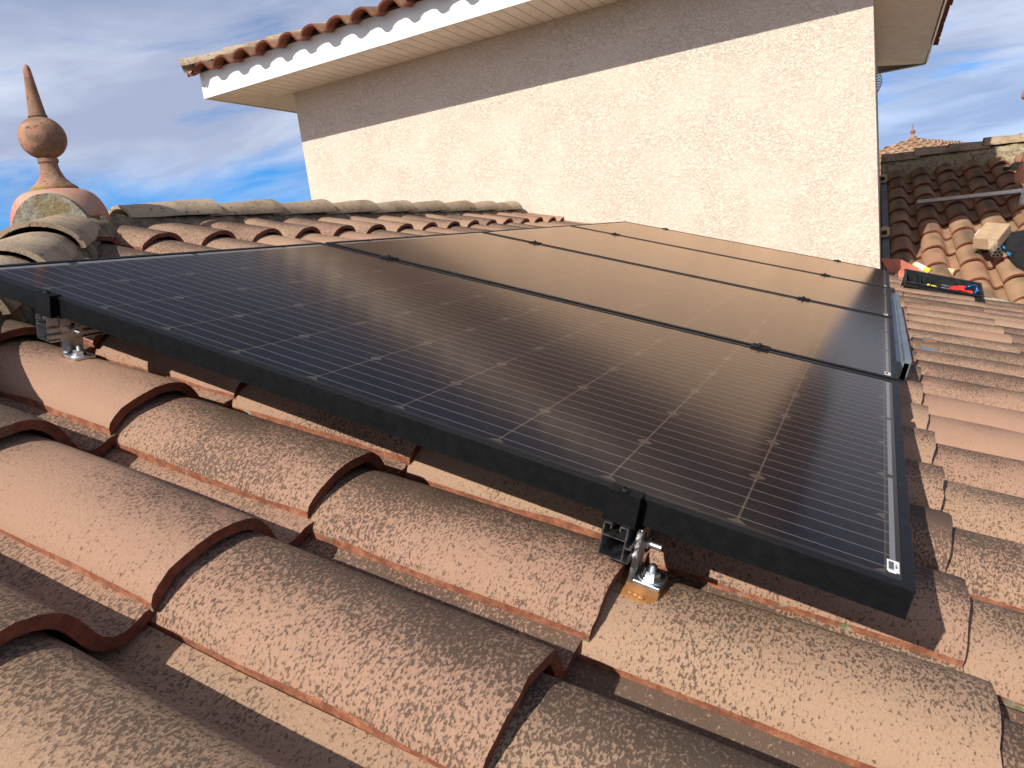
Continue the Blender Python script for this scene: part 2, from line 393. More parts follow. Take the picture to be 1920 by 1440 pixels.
# ---------------------------------------------------------------- clay tiles
def prof_hi():
    pts = [(-.112, -.052), (-.109, -.043), (-.101, -.033), (-.088, -.0225), (-.070, -.0128), (-.050, -.0060), (-.025, -.0014), (0, 0), (.018, -.0024), (.034, -.0085),
           (.047, -.0180), (.058, -.0310), (.067, -.0450), (.075, -.0580), (.083, -.0680), (.093, -.0745), (.105, -.0755), (.118, -.0715), (.130, -.0660), (.146, -.0625)]
    return np.array(pts)
def tile_field(name, mw, x_fronts, ys, material, parent=None, e=.411, L=.46, pitch=.25, z0=0.0, seed=1, lo=False, keep=None, clips=(), tk=.0165, tints=None, hs=1.0):
    rng = np.random.default_rng(seed)
    pr = prof_hi()
    if lo: pr = pr[[0, 2, 4, 7, 10, 12, 15, 17, 19]]
    pr = pr * np.array([pitch / .25, hs])
    nv = len(pr); us = np.array([0, .5, 1.]) if lo else np.array([0, .12, .25, .4, .55, .7, .85, .97, 1.0]); nu = len(us)
    # outward normals of the section, for thickness
    d = np.gradient(pr, axis=0); nn = np.stack([-d[:, 1], d[:, 0]], 1); nn /= np.linalg.norm(nn, axis=1)[:, None]
    bot = pr - nn * tk; bot[:, 0] = np.clip(bot[:, 0], pr[0, 0] + .001, pr[-1, 0])
    bot[0] = pr[0] + np.array([.0025, -tk * .80])
    arc = pr[:, 0] / .09
    V, F, TI, TU = [], [], [], []
    base = 0
    drop = (tk + .0105) / e
    def grid_faces(a, nr, nc, flip=False):
        idx = a + np.arange(nr * nc).reshape(nr, nc)
        q = np.stack([idx[:-1, :-1], idx[1:, :-1], idx[1:, 1:], idx[:-1, 1:]], -1).reshape(-1, 4)
        return q[:, ::-1] if flip else q
    for xf in x_fronts:
        for yc in ys:
            jx, jy, jz, ja, jt = rng.normal(0, .0045), rng.normal(0, .0022), rng.normal(0, .0012), rng.normal(0, .006), rng.normal(0, .01)
            r1, r2 = rng.random(), rng.random()
            if tints: r1, r2 = tints.get((round(xf, 2), round(yc, 2)), (r1, r2))
            if keep is not None and not keep(xf, yc): continue
            front = xf + jx
            ph = rng.random(4) * 6.28
            def place(sec, u):
                X = np.repeat((front - L * (1 - u))[:, None], len(sec), 1)
                Y = sec[None, :, 0] + yc + jy + ja * (X - front)
                Z = sec[None, :, 1] + z0 + jz - (front - X) * (-drop) * -1.0 * 1.0
                Z = Z + jt * (Y - yc)
                if not lo:
                    Z = Z + .0011 * np.sin(X * 14 + ph[0]) * np.cos(sec[None, :, 0] * 22 + ph[1])
                    Y = Y + .0009 * np.sin(X * 19 + ph[2])
                return np.stack([X, Y, Z], -1)
            T_ = place(pr, us); B_ = place(bot, us)
            if not lo:
                w = .0012 * np.sin(pr[:, 0] * 90 + ph[3]) + rng.normal(0, .0006, nv)
                T_[-1, :, 0] += w; B_[-1, :, 0] += w; T_[-1, :, 2] -= .0012
                # ragged long edge
                rag = rng.normal(0, .0008, nu); T_[:, 0, 1] += rag; T_[:, 0, 2] += rag
            blocks = [(T_, False, 0.0), (B_, True, .9), (np.stack([T_[:, 0], B_[:, 0]], 1), True, .5),
                      (np.stack([T_[-1], B_[-1]], 0), False, .7), (np.stack([T_[:, -1], B_[:, -1]], 1), False, .5)]
            for blk, flip, fl in blocks:
                nr, nc = blk.shape[:2]
                V.append(blk.reshape(-1, 3)); F.append(grid_faces(base, nr, nc, flip)); base += nr * nc
                TI.append(np.tile([r1, r2, fl, 1.0], (nr * nc, 1)))
                a = arc if nc == nv else np.full(nc, arc[0])
                tu = np.zeros((nr, nc, 3)); tu[:, :, 1] = a[None, :]; tu[:, :, 0] = (us if nr == nu else np.ones(nr))[:, None]
                TU.append(tu.reshape(-1, 3))
    V = np.concatenate(V); F = np.concatenate(F); TI = np.concatenate(TI); TU = np.concatenate(TU)
    me = bpy.data.meshes.new(name)
    me.vertices.add(len(V)); me.vertices.foreach_set('co', V.ravel())
    me.loops.add(F.size); me.loops.foreach_set('vertex_index', F.ravel())
    me.polygons.add(len(F)); me.polygons.foreach_set('loop_start', np.arange(0, F.size, 4))
    me.update(calc_edges=True)
    at = me.attributes.new('tint', 'FLOAT_COLOR', 'POINT'); at.data.foreach_set('color', TI.ravel().astype(np.float32))
    at = me.attributes.new('tuv', 'FLOAT_VECTOR', 'POINT'); at.data.foreach_set('vector', TU.ravel().astype(np.float32))
    me.polygons.foreach_set('use_smooth', [True] * len(F))
    if clips:
        bm = bmesh.new(); bm.from_mesh(me); inv = mw.inverted()
        for co, no in clips:                       # world-space planes, the side the normal points to is cut away
            lc = inv @ Vector(co); ln = (inv.to_3x3() @ Vector(no)).normalized()
            bmesh.ops.bisect_plane(bm, geom=bm.verts[:] + bm.edges[:] + bm.faces[:], plane_co=lc, plane_no=ln, clear_outer=True)
        bm.to_mesh(me); bm.free()
    me.materials.append(material)
    o = link(bpy.data.objects.new(name, me), parent)
    o.matrix_world = mw
    return o
def face_mat(o, az): return Matrix.Translation(o) @ Matrix.Rotation(az, 4, 'Z') @ RL

def lumpy(name, path, w, h, material, parent, seg=.02, amp=.01, seed=0, rise=None):
    """a bed of mortar: a rounded, uneven strip along a path of points"""
    P = [Vector(p) for p in path]; pts = []
    for a, b in zip(P, P[1:]):
        n = max(2, int((b - a).length / seg)); pts += [a.lerp(b, i / n) for i in range(n)]
    pts.append(P[-1])
    bm = bmesh.new(); rows = []; K = 12
    for i, p in enumerate(pts):
        t = (pts[min(i + 1, len(pts) - 1)] - pts[max(0, i - 1)]); t.z = 0; t.normalize(); s = Vector((t.y, -t.x, 0))
        row = []
        for k in range(K + 1):
            a = math.pi * k / K; c = p + s * (w * math.cos(a)) + Vector((0, 0, h * math.sin(a) ** .6))
            nv = mnoise.noise_vector(c * 22 + Vector((seed, 0, 0))) * amp + mnoise.noise_vector(c * 70) * amp * .4
            row.append(bm.verts.new(c + nv))
        rows.append(row)
    for a, b in zip(rows, rows[1:]):
        for k in range(K): bm.faces.new((a[k], a[k + 1], b[k + 1], b[k]))
    bm.faces.new(rows[0][::-1]); bm.faces.new(rows[-1])
    bmesh.ops.recalc_face_normals(bm, faces=bm.faces)
    me = bpy.data.meshes.new(name); bm.to_mesh(me); bm.free(); me.materials.append(material)
    me.polygons.foreach_set('use_smooth', [True] * len(me.polygons))
    return link(bpy.data.objects.new(name, me), parent)

def cap_tile(name, parent, a, b, r0, r1, h0, h1, material=M_cap, t=.014, seed=0):
    """half-round cap from a (narrow end) to b (wide end, on top)"""
    a = Vector(a); b = Vector(b); L = (b - a).length; d = (b - a) / L; s = d.cross(Vector((0, 0, 1))).normalized(); up = s.cross(d)
    bm = bmesh.new(); NU, NK = 10, 16; rnd = random.Random(seed)
    def ring(u, inner):
        r = r0 + (r1 - r0) * u - (t if inner else 0); h = h0 + (h1 - h0) * u - (t if inner else 0)
        row = []
        for k in range(NK + 1):
            an = math.pi * k / NK
            p = a + d * (L * u) + s * (r * math.cos(an)) + up * (h * math.sin(an))
            p += mnoise.noise_vector(p * 9 + Vector((seed, 0, 0))) * .003 + mnoise.noise_vector(p * 40) * .0008
            row.append(bm.verts.new(p))
        return row
    top = [ring(i / NU, False) for i in range(NU + 1)]; bot = [ring(i / NU, True) for i in range(NU + 1)]
    for x, y in zip(top, top[1:]):
        for k in range(NK): bm.faces.new((x[k], x[k + 1], y[k + 1], y[k]))
    for x, y in zip(bot, bot[1:]):
        for k in range(NK): bm.faces.new((x[k + 1], x[k], y[k], y[k + 1]))
    for x, y in ((top[-1], bot[-1]), (bot[0], top[0])):
        for k in range(NK): bm.faces.new((x[k], x[k + 1], y[k + 1], y[k]))
    for k in (0, NK):
        for i in range(NU): bm.faces.new((top[i][k], top[i + 1][k], bot[i + 1][k], bot[i][k]))
    bmesh.ops.recalc_face_normals(bm, faces=bm.faces)
    me = bpy.data.meshes.new(name); bm.to_mesh(me); bm.free(); me.materials.append(material)
    me.polygons.foreach_set('use_smooth', [True] * len(me.polygons)); me.set_sharp_from_angle(angle=R(45))
    o = link(bpy.data.objects.new(name, me), parent)
    return o

T17 = math.tan(TH)
HIPS = -.13; VAL = 7.087
# ================================================================ near roof
roof = thing('tiled_roof', 'large clay tiled roof slope in the foreground under the solar panels', 'roof', (0, 0, 0))
fronts = [.520 + .411 * k for k in range(-3, 9)]
ysn = [.030 + .2475 * j for j in range(-12, 25)]
def keep_near(x, y):
    xw = x * math.cos(TH)
    if y > 4.78 and xw < 1.55: return False
    return xw + y < VAL + .4 and xw + y > HIPS - .1
TINTS = {}
for i_, j_, a_, b_ in ((3, 12, .2, .13), (4, 11, .25, .14), (5, 10, .9, .12), (4, 10, .4, .10), (5, 11, .3, .66), (4, 12, .2, .48), (5, 12, .15, .60), (6, 12, .85, .42), (6, 11, .98, .85), (6, 13, .3, .5), (7, 12, .5, .6), (7, 13, .6, .6), (7, 14, .5, .6), (7, 15, .6, .5), (7, 17, .2, .06), (7, 19, .3, .4), (7, 21, .5, .5), (3, 11, .3, .5), (3, 13, .2, .1), (4, 13, .3, .5)):
    TINTS[(round(fronts[i_], 2), round(ysn[j_], 2))] = (a_, b_)
tile_field('tile_covering', RL, fronts, ysn, M_tile, roof, pitch=.2475, z0=-.098, seed=11, keep=keep_near, tints=TINTS,
           clips=(((HIPS, 0, 0), (-1, -1, 0)), ((VAL + .02, 0, 0), (1, 1, 0))))
hipm = Matrix.Translation((0, 0, -.0837)) @ Matrix.Rotation(-math.pi / 2, 4, 'Z') @ RL
tile_field('hip_end_tiles', hipm, [-.62 + .411 * k for k in range(0, 10)], [.12 + .2475 * j for j in range(-24, 5)], M_tile, roof, pitch=.2475, seed=5, lo=True,
           keep=lambda x, y: y - x * math.cos(TH) < HIPS + .5, clips=(((HIPS, 0, 0), (1, 1, 0)), ((-1.15, 1.0, 0), (-1, 1, 0))))
backm = Matrix.Translation((0, 0, .5798)) @ Matrix.Rotation(math.pi, 4, 'Z') @ RL
tile_field('back_tiles', backm, [1.62 + .411 * k for k in range(0, 11)], [-8.1 + .2475 * j for j in range(0, 49)], M_tile, roof, pitch=.2475, seed=6, lo=True,
           keep=lambda x, y: -y + x * math.cos(TH) > 1.7 and (x * math.cos(TH) > 3.4 or y > -4.8), clips=(((-1.15, 1.0, 0), (1, -1, 0)),))
# underlay that closes the roof from below
mb = MB()
def zn(x): return -T17 * x - .1234 - .105
mb.poly([(-1.15, 1.02, zn(-1.15)), (-1.15, 4.7, zn(-1.15)), (-1.15, 8.2, zn(-1.15)), (4.0, 3.0, zn(4.0)), (4.0, -4.13, zn(4.0))])
mb.poly([(-1.15, 1.02, zn(-1.15)), (4.0, -4.13, zn(4.0)), (-6.3, -4.13, zn(4.0))])
mb.poly([(-1.15, 1.02, zn(-1.15)), (-6.3, -4.13, zn(4.0)), (-6.3, 8.2, zn(4.0)), (-1.15, 8.2, zn(-1.15))])
mb.done('underlay', M_board, roof)
# house walls under the eaves
mb = MB(); mb.box((-6.0, -3.8, -6.2), (3.7, 4.6, -1.62)); mb.done('wall', M_stucco, roof)
# ridge caps
XR, ZR = -1.15, .197
for i, y in enumerate([1.574 + .381 * k for k in range(9)]):
    c = (y - .43, y)
    if c[1] > 4.69: c = (c[0], 4.69)
    cap_tile('ridge_tile', roof, (XR, c[0], ZR + .012), (XR, c[1], ZR + .022), .080, .108, .058, .078, seed=i * 3 + 1)
lumpy('ridge_mortar', [(XR + .018, 1.02, .095), (XR + .018, 4.695, .095)], .095, .130, M_mortar, roof, amp=.012, seed=3)
# hip caps running down from the finial
hx, hy = -1.12, .99
def hip(t, off=0): return Vector((hx + t * .7071, hy - t * .7071, -T17 * (hx + t * .7071) - .1234 + off))
for i, t in enumerate([.70 + .375 * k for k in range(8)]):
    cap_tile('hip_tile', roof, hip(t - .40, -.020), hip(t, -.004), .105, .128, .075, .088, seed=40 + i * 3)
    # mortar packed in the mouth of each cap
mouth = lambda t: hip(t, -.01)
lumpy('hip_mortar', [hip(.1, -.085), hip(3.4, -.085)], .125, .115, M_mortar, roof, amp=.014, seed=9)
# finial on the junction
FX, FY, FZ = -1.119, .896, .190
fin = MB().lathe([(.188, -.11)] + [(.080 + .108 * math.cos(a) ** .8, -.02 + .148 * math.sin(a)) for a in np.linspace(0, 1.5, 14)], n=64).done('finial', M_salmon, roof, smooth=40)
fin.location = (FX, FY, FZ); fin.scale = (.86, .86, .98)
fp = MB().lathe([(.090, .124), (.092, .132), (.088, .140), (.070, .152), (.050, .172), (.038, .198), (.033, .222), (.035, .228), (.039, .231), (.039, .243), (.035, .246), (.030, .250)], n=40).done('pedestal', M_fin, fin, smooth=50)
ball = [(.0885 * math.cos(a) if abs(a) > .03 else .0885, .318 + .076 * math.sin(a)) for a in np.linspace(-1.25, 1.28, 33)]
MB().lathe(ball, n=48).done('ball', M_fin, fin, smooth=50)
MB().lathe([(.030, .388), (.036, .392), (.035, .397), (.032, .401), (.023, .475), (.014, .556), (.010, .569), (.004, .574)], n=28).done('spire', M_fin, fin, smooth=50)
# mortar plug in the finial's arched mouth
bm = MB(); dirh = Vector((.7071, -.7071, -.12)).normalized(); side = Vector((.7071, .7071, 0)); c0 = Vector((0, 0, -.045)) + dirh * .08
ring = [c0 + side * (.150 * math.cos(math.pi * k / 20)) + Vector((0, 0, .170 * math.sin(math.pi * k / 20))) for k in range(21)]
bm.poly(ring, thick=dirh * .105)
bmesh.ops.triangulate(bm.b, faces=bm.b.faces[:]); bmesh.ops.subdivide_edges(bm.b, edges=bm.b.edges[:], cuts=2)
pl = bm.done('mortar_plug', M_gmortar, fin)

# ================================================================ wing roof beyond
wing = thing('tiled_roof', 'yellowed clay tiled roof slope facing the viewer, right of the stucco wall and half in its shadow', 'roof', (1.6, 5.4, -.6))
def wz(y): return -.70 + T17 * (y - 5.2)
YR2 = 8.47
wingm = Matrix.Translation((0, 0, wz(0))) @ Matrix.Rotation(-math.pi / 2, 4, 'Z') @ RL     # x' runs towards -y, y' along +x
c17 = math.cos(TH)
wf = [-(8.06) / c17 + .365 * k for k in range(0, 12)]
tile_field('tile_covering', wingm, wf, [1.700 + .2315 * j for j in range(0, 13)], M_tile2, wing, e=.365, L=.41, pitch=.2315, seed=21, hs=1.15,
           keep=lambda x, y: y - x * c17 > VAL - .35, clips=(((VAL - .02, 0, 0), (-1, -1, 0)),))
wmi = Matrix.Identity(4)
mb = MB(); mb.poly([(1.535, YR2, wz(YR2) - .15), (4.8, YR2, wz(YR2) - .15), (4.8, 2.3, wz(2.3) - .15), (1.535, 5.5, wz(5.5) - .15)])
mb.poly([(1.535, YR2, wz(YR2) - .15), (4.8, YR2, wz(YR2) - .15), (4.8, 11.5, wz(YR2) - 1.0), (1.535, 11.5, wz(YR2) - 1.0)])
def adopt(o, p):
    o.parent = p; o.matrix_parent_inverse = p.matrix_world.inverted()
bpy.context.view_layer.update()
def fix_parent(o, p):
    mw = o.matrix_world.copy(); o.parent = p; o.matrix_parent_inverse = Matrix.Translation(-p.location)
def under(o, p):                                   # child built in world coordinates
    o.matrix_parent_inverse = Matrix.Translation(-Vector(p.location)); return o
for ch in list(wing.children): under(ch, wing); ch.matrix_basis = wingm
under(mb.done('underlay', M_board, wing), wing)
ybs = [1.55, 1.87, 2.185, 2.50, 2.815, 3.13, 3.45, 3.76, 4.08]
for i in range(len(ybs) - 1):
    zt = wz(YR2) + .052 + (.012 if i % 2 else 0)
    under(cap_tile('ridge_tile', wing, (ybs[i + 1] + .05, YR2 + .02, zt - .014), (ybs[i], YR2 + .02, zt), .098, .112, .078, .090, seed=70 + i * 5), wing)
under(lumpy('ridge_mortar', [(1.545, YR2, wz(YR2) - .19), (4.8, YR2, wz(YR2) - .19)], .112, .25, M_omortar, wing, amp=.010, seed=5), wing)
under(lumpy('valley_mortar', [(1.60, VAL - 1.60 - .02, -T17 * 1.60 - .215), (2.8, VAL - 2.8 - .02, -T17 * 2.8 - .215), (3.6, VAL - 3.6 - .02, -T17 * 3.6 - .215)], .10, .085, M_wmortar, wing, amp=.012, seed=8), wing)
mb = MB(); mb.poly([(1.545, 5.3, wz(5.3) - .045), (1.60, 5.3, wz(5.3) - .045), (1.60, 8.4, wz(8.4) - .045), (1.545, 8.4, wz(8.4) - .045)], thick=(0, 0, .006))
under(mb.done('wall_flashing', M_grey, wing), wing)

# ================================================================ upper storey with its eaves
WX0, WX1, WY0, WY1, ZS = -3.30, 1.53, 4.70, 9.80, 1.575
tower = thing('upper_storey', 'cream stucco upper storey with white fascia and overhanging tiled eaves', 'building', (WX0, WY0, -.9))
def tw(o): return under(o, tower)
mb = MB(); mb.box((WX0, WY0, -2.2), (WX1, WY1, ZS + .02)); tw(mb.done('wall', M_stucco, tower))
OX0, OX1, OY0, OY1 = -3.845, 2.075, 4.16, 10.34
# soffit boards: run away from the wall, mitred at the corners
def soffit(name, boards):
    mb = MB()
    for b in boards: mb.poly(b, thick=(0, 0, .008))
    return tw(mb.done(name, M_soffit, tower))
bw, gp = .1005, .0075
bs = []; x = OX0 + .015
while x < OX1 - .01:
    x2 = min(x + bw - gp, OX1)
    def yi(v): return min(WY0, OY0 + max(0, min(v - OX0, OX1 - v)))       # mitre
    if yi((x + x2) / 2) > OY0 + .02: bs.append([(x, OY0 + .012, ZS), (x2, OY0 + .012, ZS), (x2, yi(x2) - .002, ZS), (x, yi(x) - .002, ZS)])
    x += bw
soffit('soffit', bs)
for (xo, xi, sgn) in ((OX0, WX0, 1), (OX1, WX1, -1)):
    bs = []; y = OY0 + .02; stp, gg = (bw, gp) if sgn > 0 else (.0502, .0085)
    while y < OY1 - .02:
        y2 = min(y + stp - gg, OY1)
        def xe(v): return xo + sgn * min(abs(xi - xo), v - OY0, OY1 - v)
        if min(y - OY0, OY1 - y2) > .004: bs.append([(xo + sgn * .012, y, ZS), (xo + sgn * .012, y2, ZS), (xe(y2), y2, ZS), (xe(y), y, ZS)])
        y += stp
    soffit('soffit', bs)
mb = MB(); mb.box((OX0 + .01, OY0 + .01, ZS + .012), (OX1 - .01, OY1 - .01, ZS + .03)); tw(mb.done('soffit_backing', M_board, tower))
# fascia in lengths, with a small lower lip
def fascia(a, b, out):
    a = Vector(a); b = Vector(b); out = Vector(out); mb = MB()
    for (z0_, z1_, o0, o1) in ((ZS - .006, ZS + .214, 0, .012), (ZS - .006, ZS + .012, .012, .017)):
        p = [a + out * o0, b + out * o0, b + out * o1, a + out * o1]
        mb.poly([(v.x, v.y, z0_) for v in p], thick=(0, 0, z1_ - z0_))
    return tw(mb.done('fascia', M_pvc, tower))
for s, e_ in ((OX0 + .02, -1.960), (-1.957, .04), (.043, OX1 - .02)): fascia((s, OY0, 0), (e_, OY0, 0), (0, -1, 0))
fascia((OX0, OY0 - .012, 0), (OX0, OY1, 0), (-1, 0, 0)); fascia((OX1, OY0 - .012, 0), (OX1, OY1, 0), (1, 0, 0)); fascia((OX0, OY1, 0), (OX1, OY1, 0), (0, 1, 0))
mb = MB(); mb.box((OX0 - .016, OY0 - .016, ZS - .008), (OX0 + .018, OY0 + .012, ZS + .214), bev=.003); tw(mb.done('corner_trim', M_pvc, tower))
mb = MB(); mb.box((WX1, OY1 - .03, ZS - .002), (OX1, OY1 + .016, ZS - .012)); tw(mb.done('end_trim', M_trim, tower))
# eave boards under the tiles
mb = MB(); e0 = .016
mb.box((OX0 - e0, OY0 - e0, ZS + .214), (OX1 + e0, OY0 + .10, ZS + .235)); mb.box((OX0 - e0, OY0 + .1, ZS + .214), (OX0 + .1, OY1 + e0, ZS + .235)); mb.box((OX1 - .1, OY0 + .1, ZS + .214), (OX1 + e0, OY1 + e0, ZS + .235))
tw(mb.done('eave_board', M_board, tower))
ZC = 1.832
tx0, tx1, ty0, ty1 = OX0 - .06, OX1 + .15, OY0 - .15, OY1 + .08
half = (tx1 - tx0) / 2; cxm = (tx0 + tx1) / 2
fm = Matrix.Translation((0, ty0, ZC)) @ Matrix.Rotation(-math.pi / 2, 4, 'Z') @ RL
fr = [-.365 * k for k in range(0, 9)]
cl_l = ((tx0, ty0, 0), (-1, 1, 0)); cl_r = ((tx1, ty0, 0), (1, 1, 0))
M_tile2b = M_tile2
def tw_field(*a, **k):
    o = tile_field(*a, **k); mwk = a[1]; under(o, tower); o.matrix_basis = mwk; return o
tw_field('roof', fm, fr, [-3.440 + .2565 * j for j in range(-2, 23)], M_tile2, tower, e=.365, L=.41, pitch=.2565, seed=31, hs=1.0, clips=(cl_l, cl_r), keep=lambda x, y: x > -(half + .4))
lm = Matrix.Translation((tx0, 0, ZC)) @ Matrix.Rotation(math.pi, 4, 'Z') @ RL
rm = Matrix.Translation((tx1, 0, ZC)) @ RL
tw_field('roof', lm, fr, [-(ty0 + .13 + .26 * j) for j in range(-1, 26)], M_tile2, tower, e=.365, L=.41, pitch=.26, seed=32, lo=True, clips=(((tx0, ty0, 0), (1, -1, 0)), ((tx0, ty1, 0), (1, 1, 0))))
tw_field('roof', rm, fr, [(ty0 + .13 + .26 * j) for j in range(-1, 26)], M_tile2, tower, e=.365, L=.41, pitch=.26, seed=33, lo=True, clips=(((tx1, ty0, 0), (-1, -1, 0)), ((tx1, ty1, 0), (-1, 1, 0))))
mb = MB(); zt = ZC - .1
zl = zt + .22 * T17 - .01
A = [(tx0 + .22, ty0 + .22, zl), (tx1 - .22, ty0 + .22, zl), (tx1 - .22, ty1 - .22, zl), (tx0 + .22, ty1 - .22, zl)]
Rg = [(cxm, ty0 + half, zt + half * T17), (cxm, ty1 - half, zt + half * T17)]
mb.poly([A[0], A[1], Rg[0]]); mb.poly([A[1], A[2], Rg[1], Rg[0]]); mb.poly([A[2], A[3], Rg[1]]); mb.poly([A[3], A[0], Rg[0], Rg[1]])
tw(mb.done('underlay', M_board, tower))
d = Vector((1, 1, T17))
for sx_, xx in ((1, tx0), (-1, tx1)):
    for i in range(8):
        a = Vector((xx + sx_ * (.27 * i + .30), ty0 + .27 * i + .30, ZC + T17 * (.27 * i + .30) - .03)); b = Vector((xx + sx_ * (.27 * i - .0), ty0 + .27 * i - .0, ZC + T17 * (.27 * i) - .02))
        tw(cap_tile('hip_tile', tower, a, b, .088, .105, .07, .082, seed=100 + i))
# pipe brackets and vent grille on the side wall
for (yy, z_) in ((8.0, .165), (6.35, -.335)):
    mb = MB(); mb.box((WX1, yy - .05, z_ - .045), (WX1 + .075, yy + .05, z_ + .045), bev=.012); o = tw(mb.done('wall_bracket', M_ochre, tower))
    mb = MB(); mb.box((WX1 + .012, yy - .053, z_ - .022), (WX1 + .052, yy - .045, z_ + .014)); oo = mb.done('opening', M_dark, o)
mb = MB()
for k in range(8):
    z_ = 1.13 + .028 * k; w_ = .04 * math.sin(math.pi * (k + .8) / 8.6)
    mb.tube([(WX1 + .002, 8.55, z_), (WX1 + w_ * .8, 8.55 + .01, z_ + .004), (WX1 + w_, 8.62, z_ + .006), (WX1 + w_ * .8, 8.70, z_ + .004), (WX1 + .002, 8.72, z_)], .004, 6)
mb.tube([(WX1 + .045 * math.sin(math.pi * k / 10) + .002, 8.56, 1.11 + .235 * k / 10) for k in range(11)], .005, 6)
tw(mb.done('vent_grille', M_steel, tower))

# ================================================================ solar panels
def ringbox(name, material, parent, x0, y0, x1, y1, zs, ins):
    mb = MB(); rings = []
    for z, i in zip(zs, ins): rings.append([mb.b.verts.new(v) for v in ((x0 + i, y0 + i, z), (x1 - i, y0 + i, z), (x1 - i, y1 - i, z), (x0 + i, y1 - i, z))])
    for a, b in zip(rings, rings[1:]):
        for k in range(4): mb.b.faces.new((a[k], a[(k + 1) % 4], b[(k + 1) % 4], b[k]))
    return mb, rings
labels = ['nearest black solar panel, its long ribbed edge facing the viewer', 'second black solar panel from the viewer, its glass reflecting the wall',
          'third black solar panel from the viewer, third from the foreground', 'farthest black solar panel, its end close to the stucco wall']
FH = .0345
def make_panel(idx):
    t = thing('solar_panel', labels[idx], 'solar panel', mw=RL @ Matrix.Translation((0, idx * (PW + PG), 0)), group='solar panels in a row on the roof')
    if idx == 0:
        zs, ins = [-.0018], [.0125]
        zs += [0, 0]; ins += [.0125, .0006]
        zs.append(-.0006); ins.append(0)
        z = -.003; n = 11
        for k in range(n):
            zs += [z, z - .0004, z - .0024, z - .0028]; ins += [0, .0014, .0014, 0]; z -= .0029
        zs += [-FH, -FH, -FH + .002]; ins += [0, .028, .028]
        mb, rg = ringbox('frame', M_black, t, 0, 0, PL, PW, zs, ins); make_panel.fr = mb.done('frame', M_black, t)
        me = bpy.data.meshes.new('glass'); me.from_pydata([(.012, .012, -.0016), (PL - .012, .012, -.0016), (PL - .012, PW - .012, -.0016), (.012, PW - .012, -.0016)], [], [(0, 1, 2, 3)])
        me.materials.append(M_glass); make_panel.gl = link(bpy.data.objects.new('glass', me), t)
        mb = MB(); mb.poly([(.012, .012, -.007), (PL - .012, .012, -.007), (PL - .012, PW - .012, -.007), (.012, PW - .012, -.007)], thick=(0, 0, .003)); make_panel.bk = mb.done('back_sheet', M_black, t)
        mb = MB(); mb.box((PL - .0275, .030, -.0014), (PL - .0150, .058, -.0011)); mb.box((PL - .0262, .0275, -.0014), (PL - .0185, .030, -.0011))
        lb = mb.done('barcode_label', M_white, t); make_panel.lb = lb
        mb = MB(); rr = random.Random(4); y = .0345
        while y < .0535:
            h = rr.choice((.0005, .0008, .0012)); mb.box((PL - .0258, y, -.0011), (PL - .0205, y + h, -.0009)); y += h + rr.choice((.0005, .0008))
        mb.box((PL - .0188, .040, -.0011), (PL - .0172, .0445, -.0009)); mb.box((PL - .0188, .0465, -.0011), (PL - .0172, .0485, -.0009))
        make_panel.bar = mb.done('bars', M_black, lb)
    else:
        for src in (make_panel.fr, make_panel.gl, make_panel.bk, make_panel.lb):
            c = src.copy(); C.objects.link(c); c.parent = t
            if src is make_panel.lb: b = make_panel.bar.copy(); C.objects.link(b); b.parent = c
    return t
for i in range(4): make_panel(i)

# ---------------------------------------------------------------- clamps
def black_clamp_end():
    mb = MB()
    w = .0205
    mb.box((-w, -.0135, .0006), (w, .0085, .0034), bev=.0006)
    mb.box((-w, -.0135, -.0370), (w, -.0108, .0004), bev=.0005)
    mb.box((-w, -.0108, -.0375), (w, -.0010, -.0352))
    mb.box((-w, -.0030, -.0350), (w, -.0012, -.0060))
    return mb
def bolt_head(parent, loc, r=.0065, h=.004):
    mb = MB(); mb.lathe([(r, 0), (r * .97, h * .45), (r * .75, h * .85), (r * .42, h), (r * .38, h * .55), (r * .01, h * .5)], n=20)
    o = mb.done('bolt', M_black, parent, smooth=40); o.location = loc; return o
XC = (.247, 1.338)
ec = thing('end_clamp', 'black end clamp gripping the nearest panel edge, low on the slope beside the lower bracket', 'clamp', mw=RL @ Matrix.Translation((XC[1], 0, 0)), group='black end clamps on the panel edges')
ec_b = black_clamp_end().done('clamp_body', M_blackp, ec); ec_s = bolt_head(ec, (-.002, -.003, .0034))
def dup(src, mw, label):
    r = src.copy(); C.objects.link(r); r.matrix_world = mw; r['label'] = label
    for ch in src.children:
        c = ch.copy(); C.objects.link(c); c.parent = r
        for gch in ch.children:
            q = gch.copy(); C.objects.link(q); q.parent = c
    return r
dup(ec, RL @ Matrix.Translation((XC[0], 0, 0)), 'black end clamp gripping the nearest panel edge at the far left beside the upper bracket')
YE = 4 * PW + 3 * PG
flip = Matrix.Rotation(math.pi, 4, 'Z')
dup(ec, RL @ Matrix.Translation((.285, YE, 0)) @ flip, 'small black end clamp on the farthest panel edge, toward the left under the wall')
dup(ec, RL @ Matrix.Translation((1.365, YE, 0)) @ flip, 'small black end clamp on the farthest panel edge, toward the right under the wall')
mc = thing('mid_clamp', 'black clamp in the first seam between panels, low on the slope', 'clamp', mw=RL @ Matrix.Translation((1.348, PW + PG / 2, 0)), group='black clamps in the seams between panels')
mb = MB(); w = .021
mb.box((-w, -.0195, .0008), (w, -.0085, .0036), bev=.0005); mb.box((-w, .0085, .0008), (w, .0195, .0036), bev=.0005)
mb.box((-w, -.0085, -.012), (w, -.0065, .0034)); mb.box((-w, .0065, -.012), (w, .0085, .0034)); mb.box((-w, -.0065, -.012), (w, .0065, -.009))
mb.done('clamp_body', M_blackp, mc)
bolt_head(mc, (-.003, 0, .0005), r=.006, h=.009)
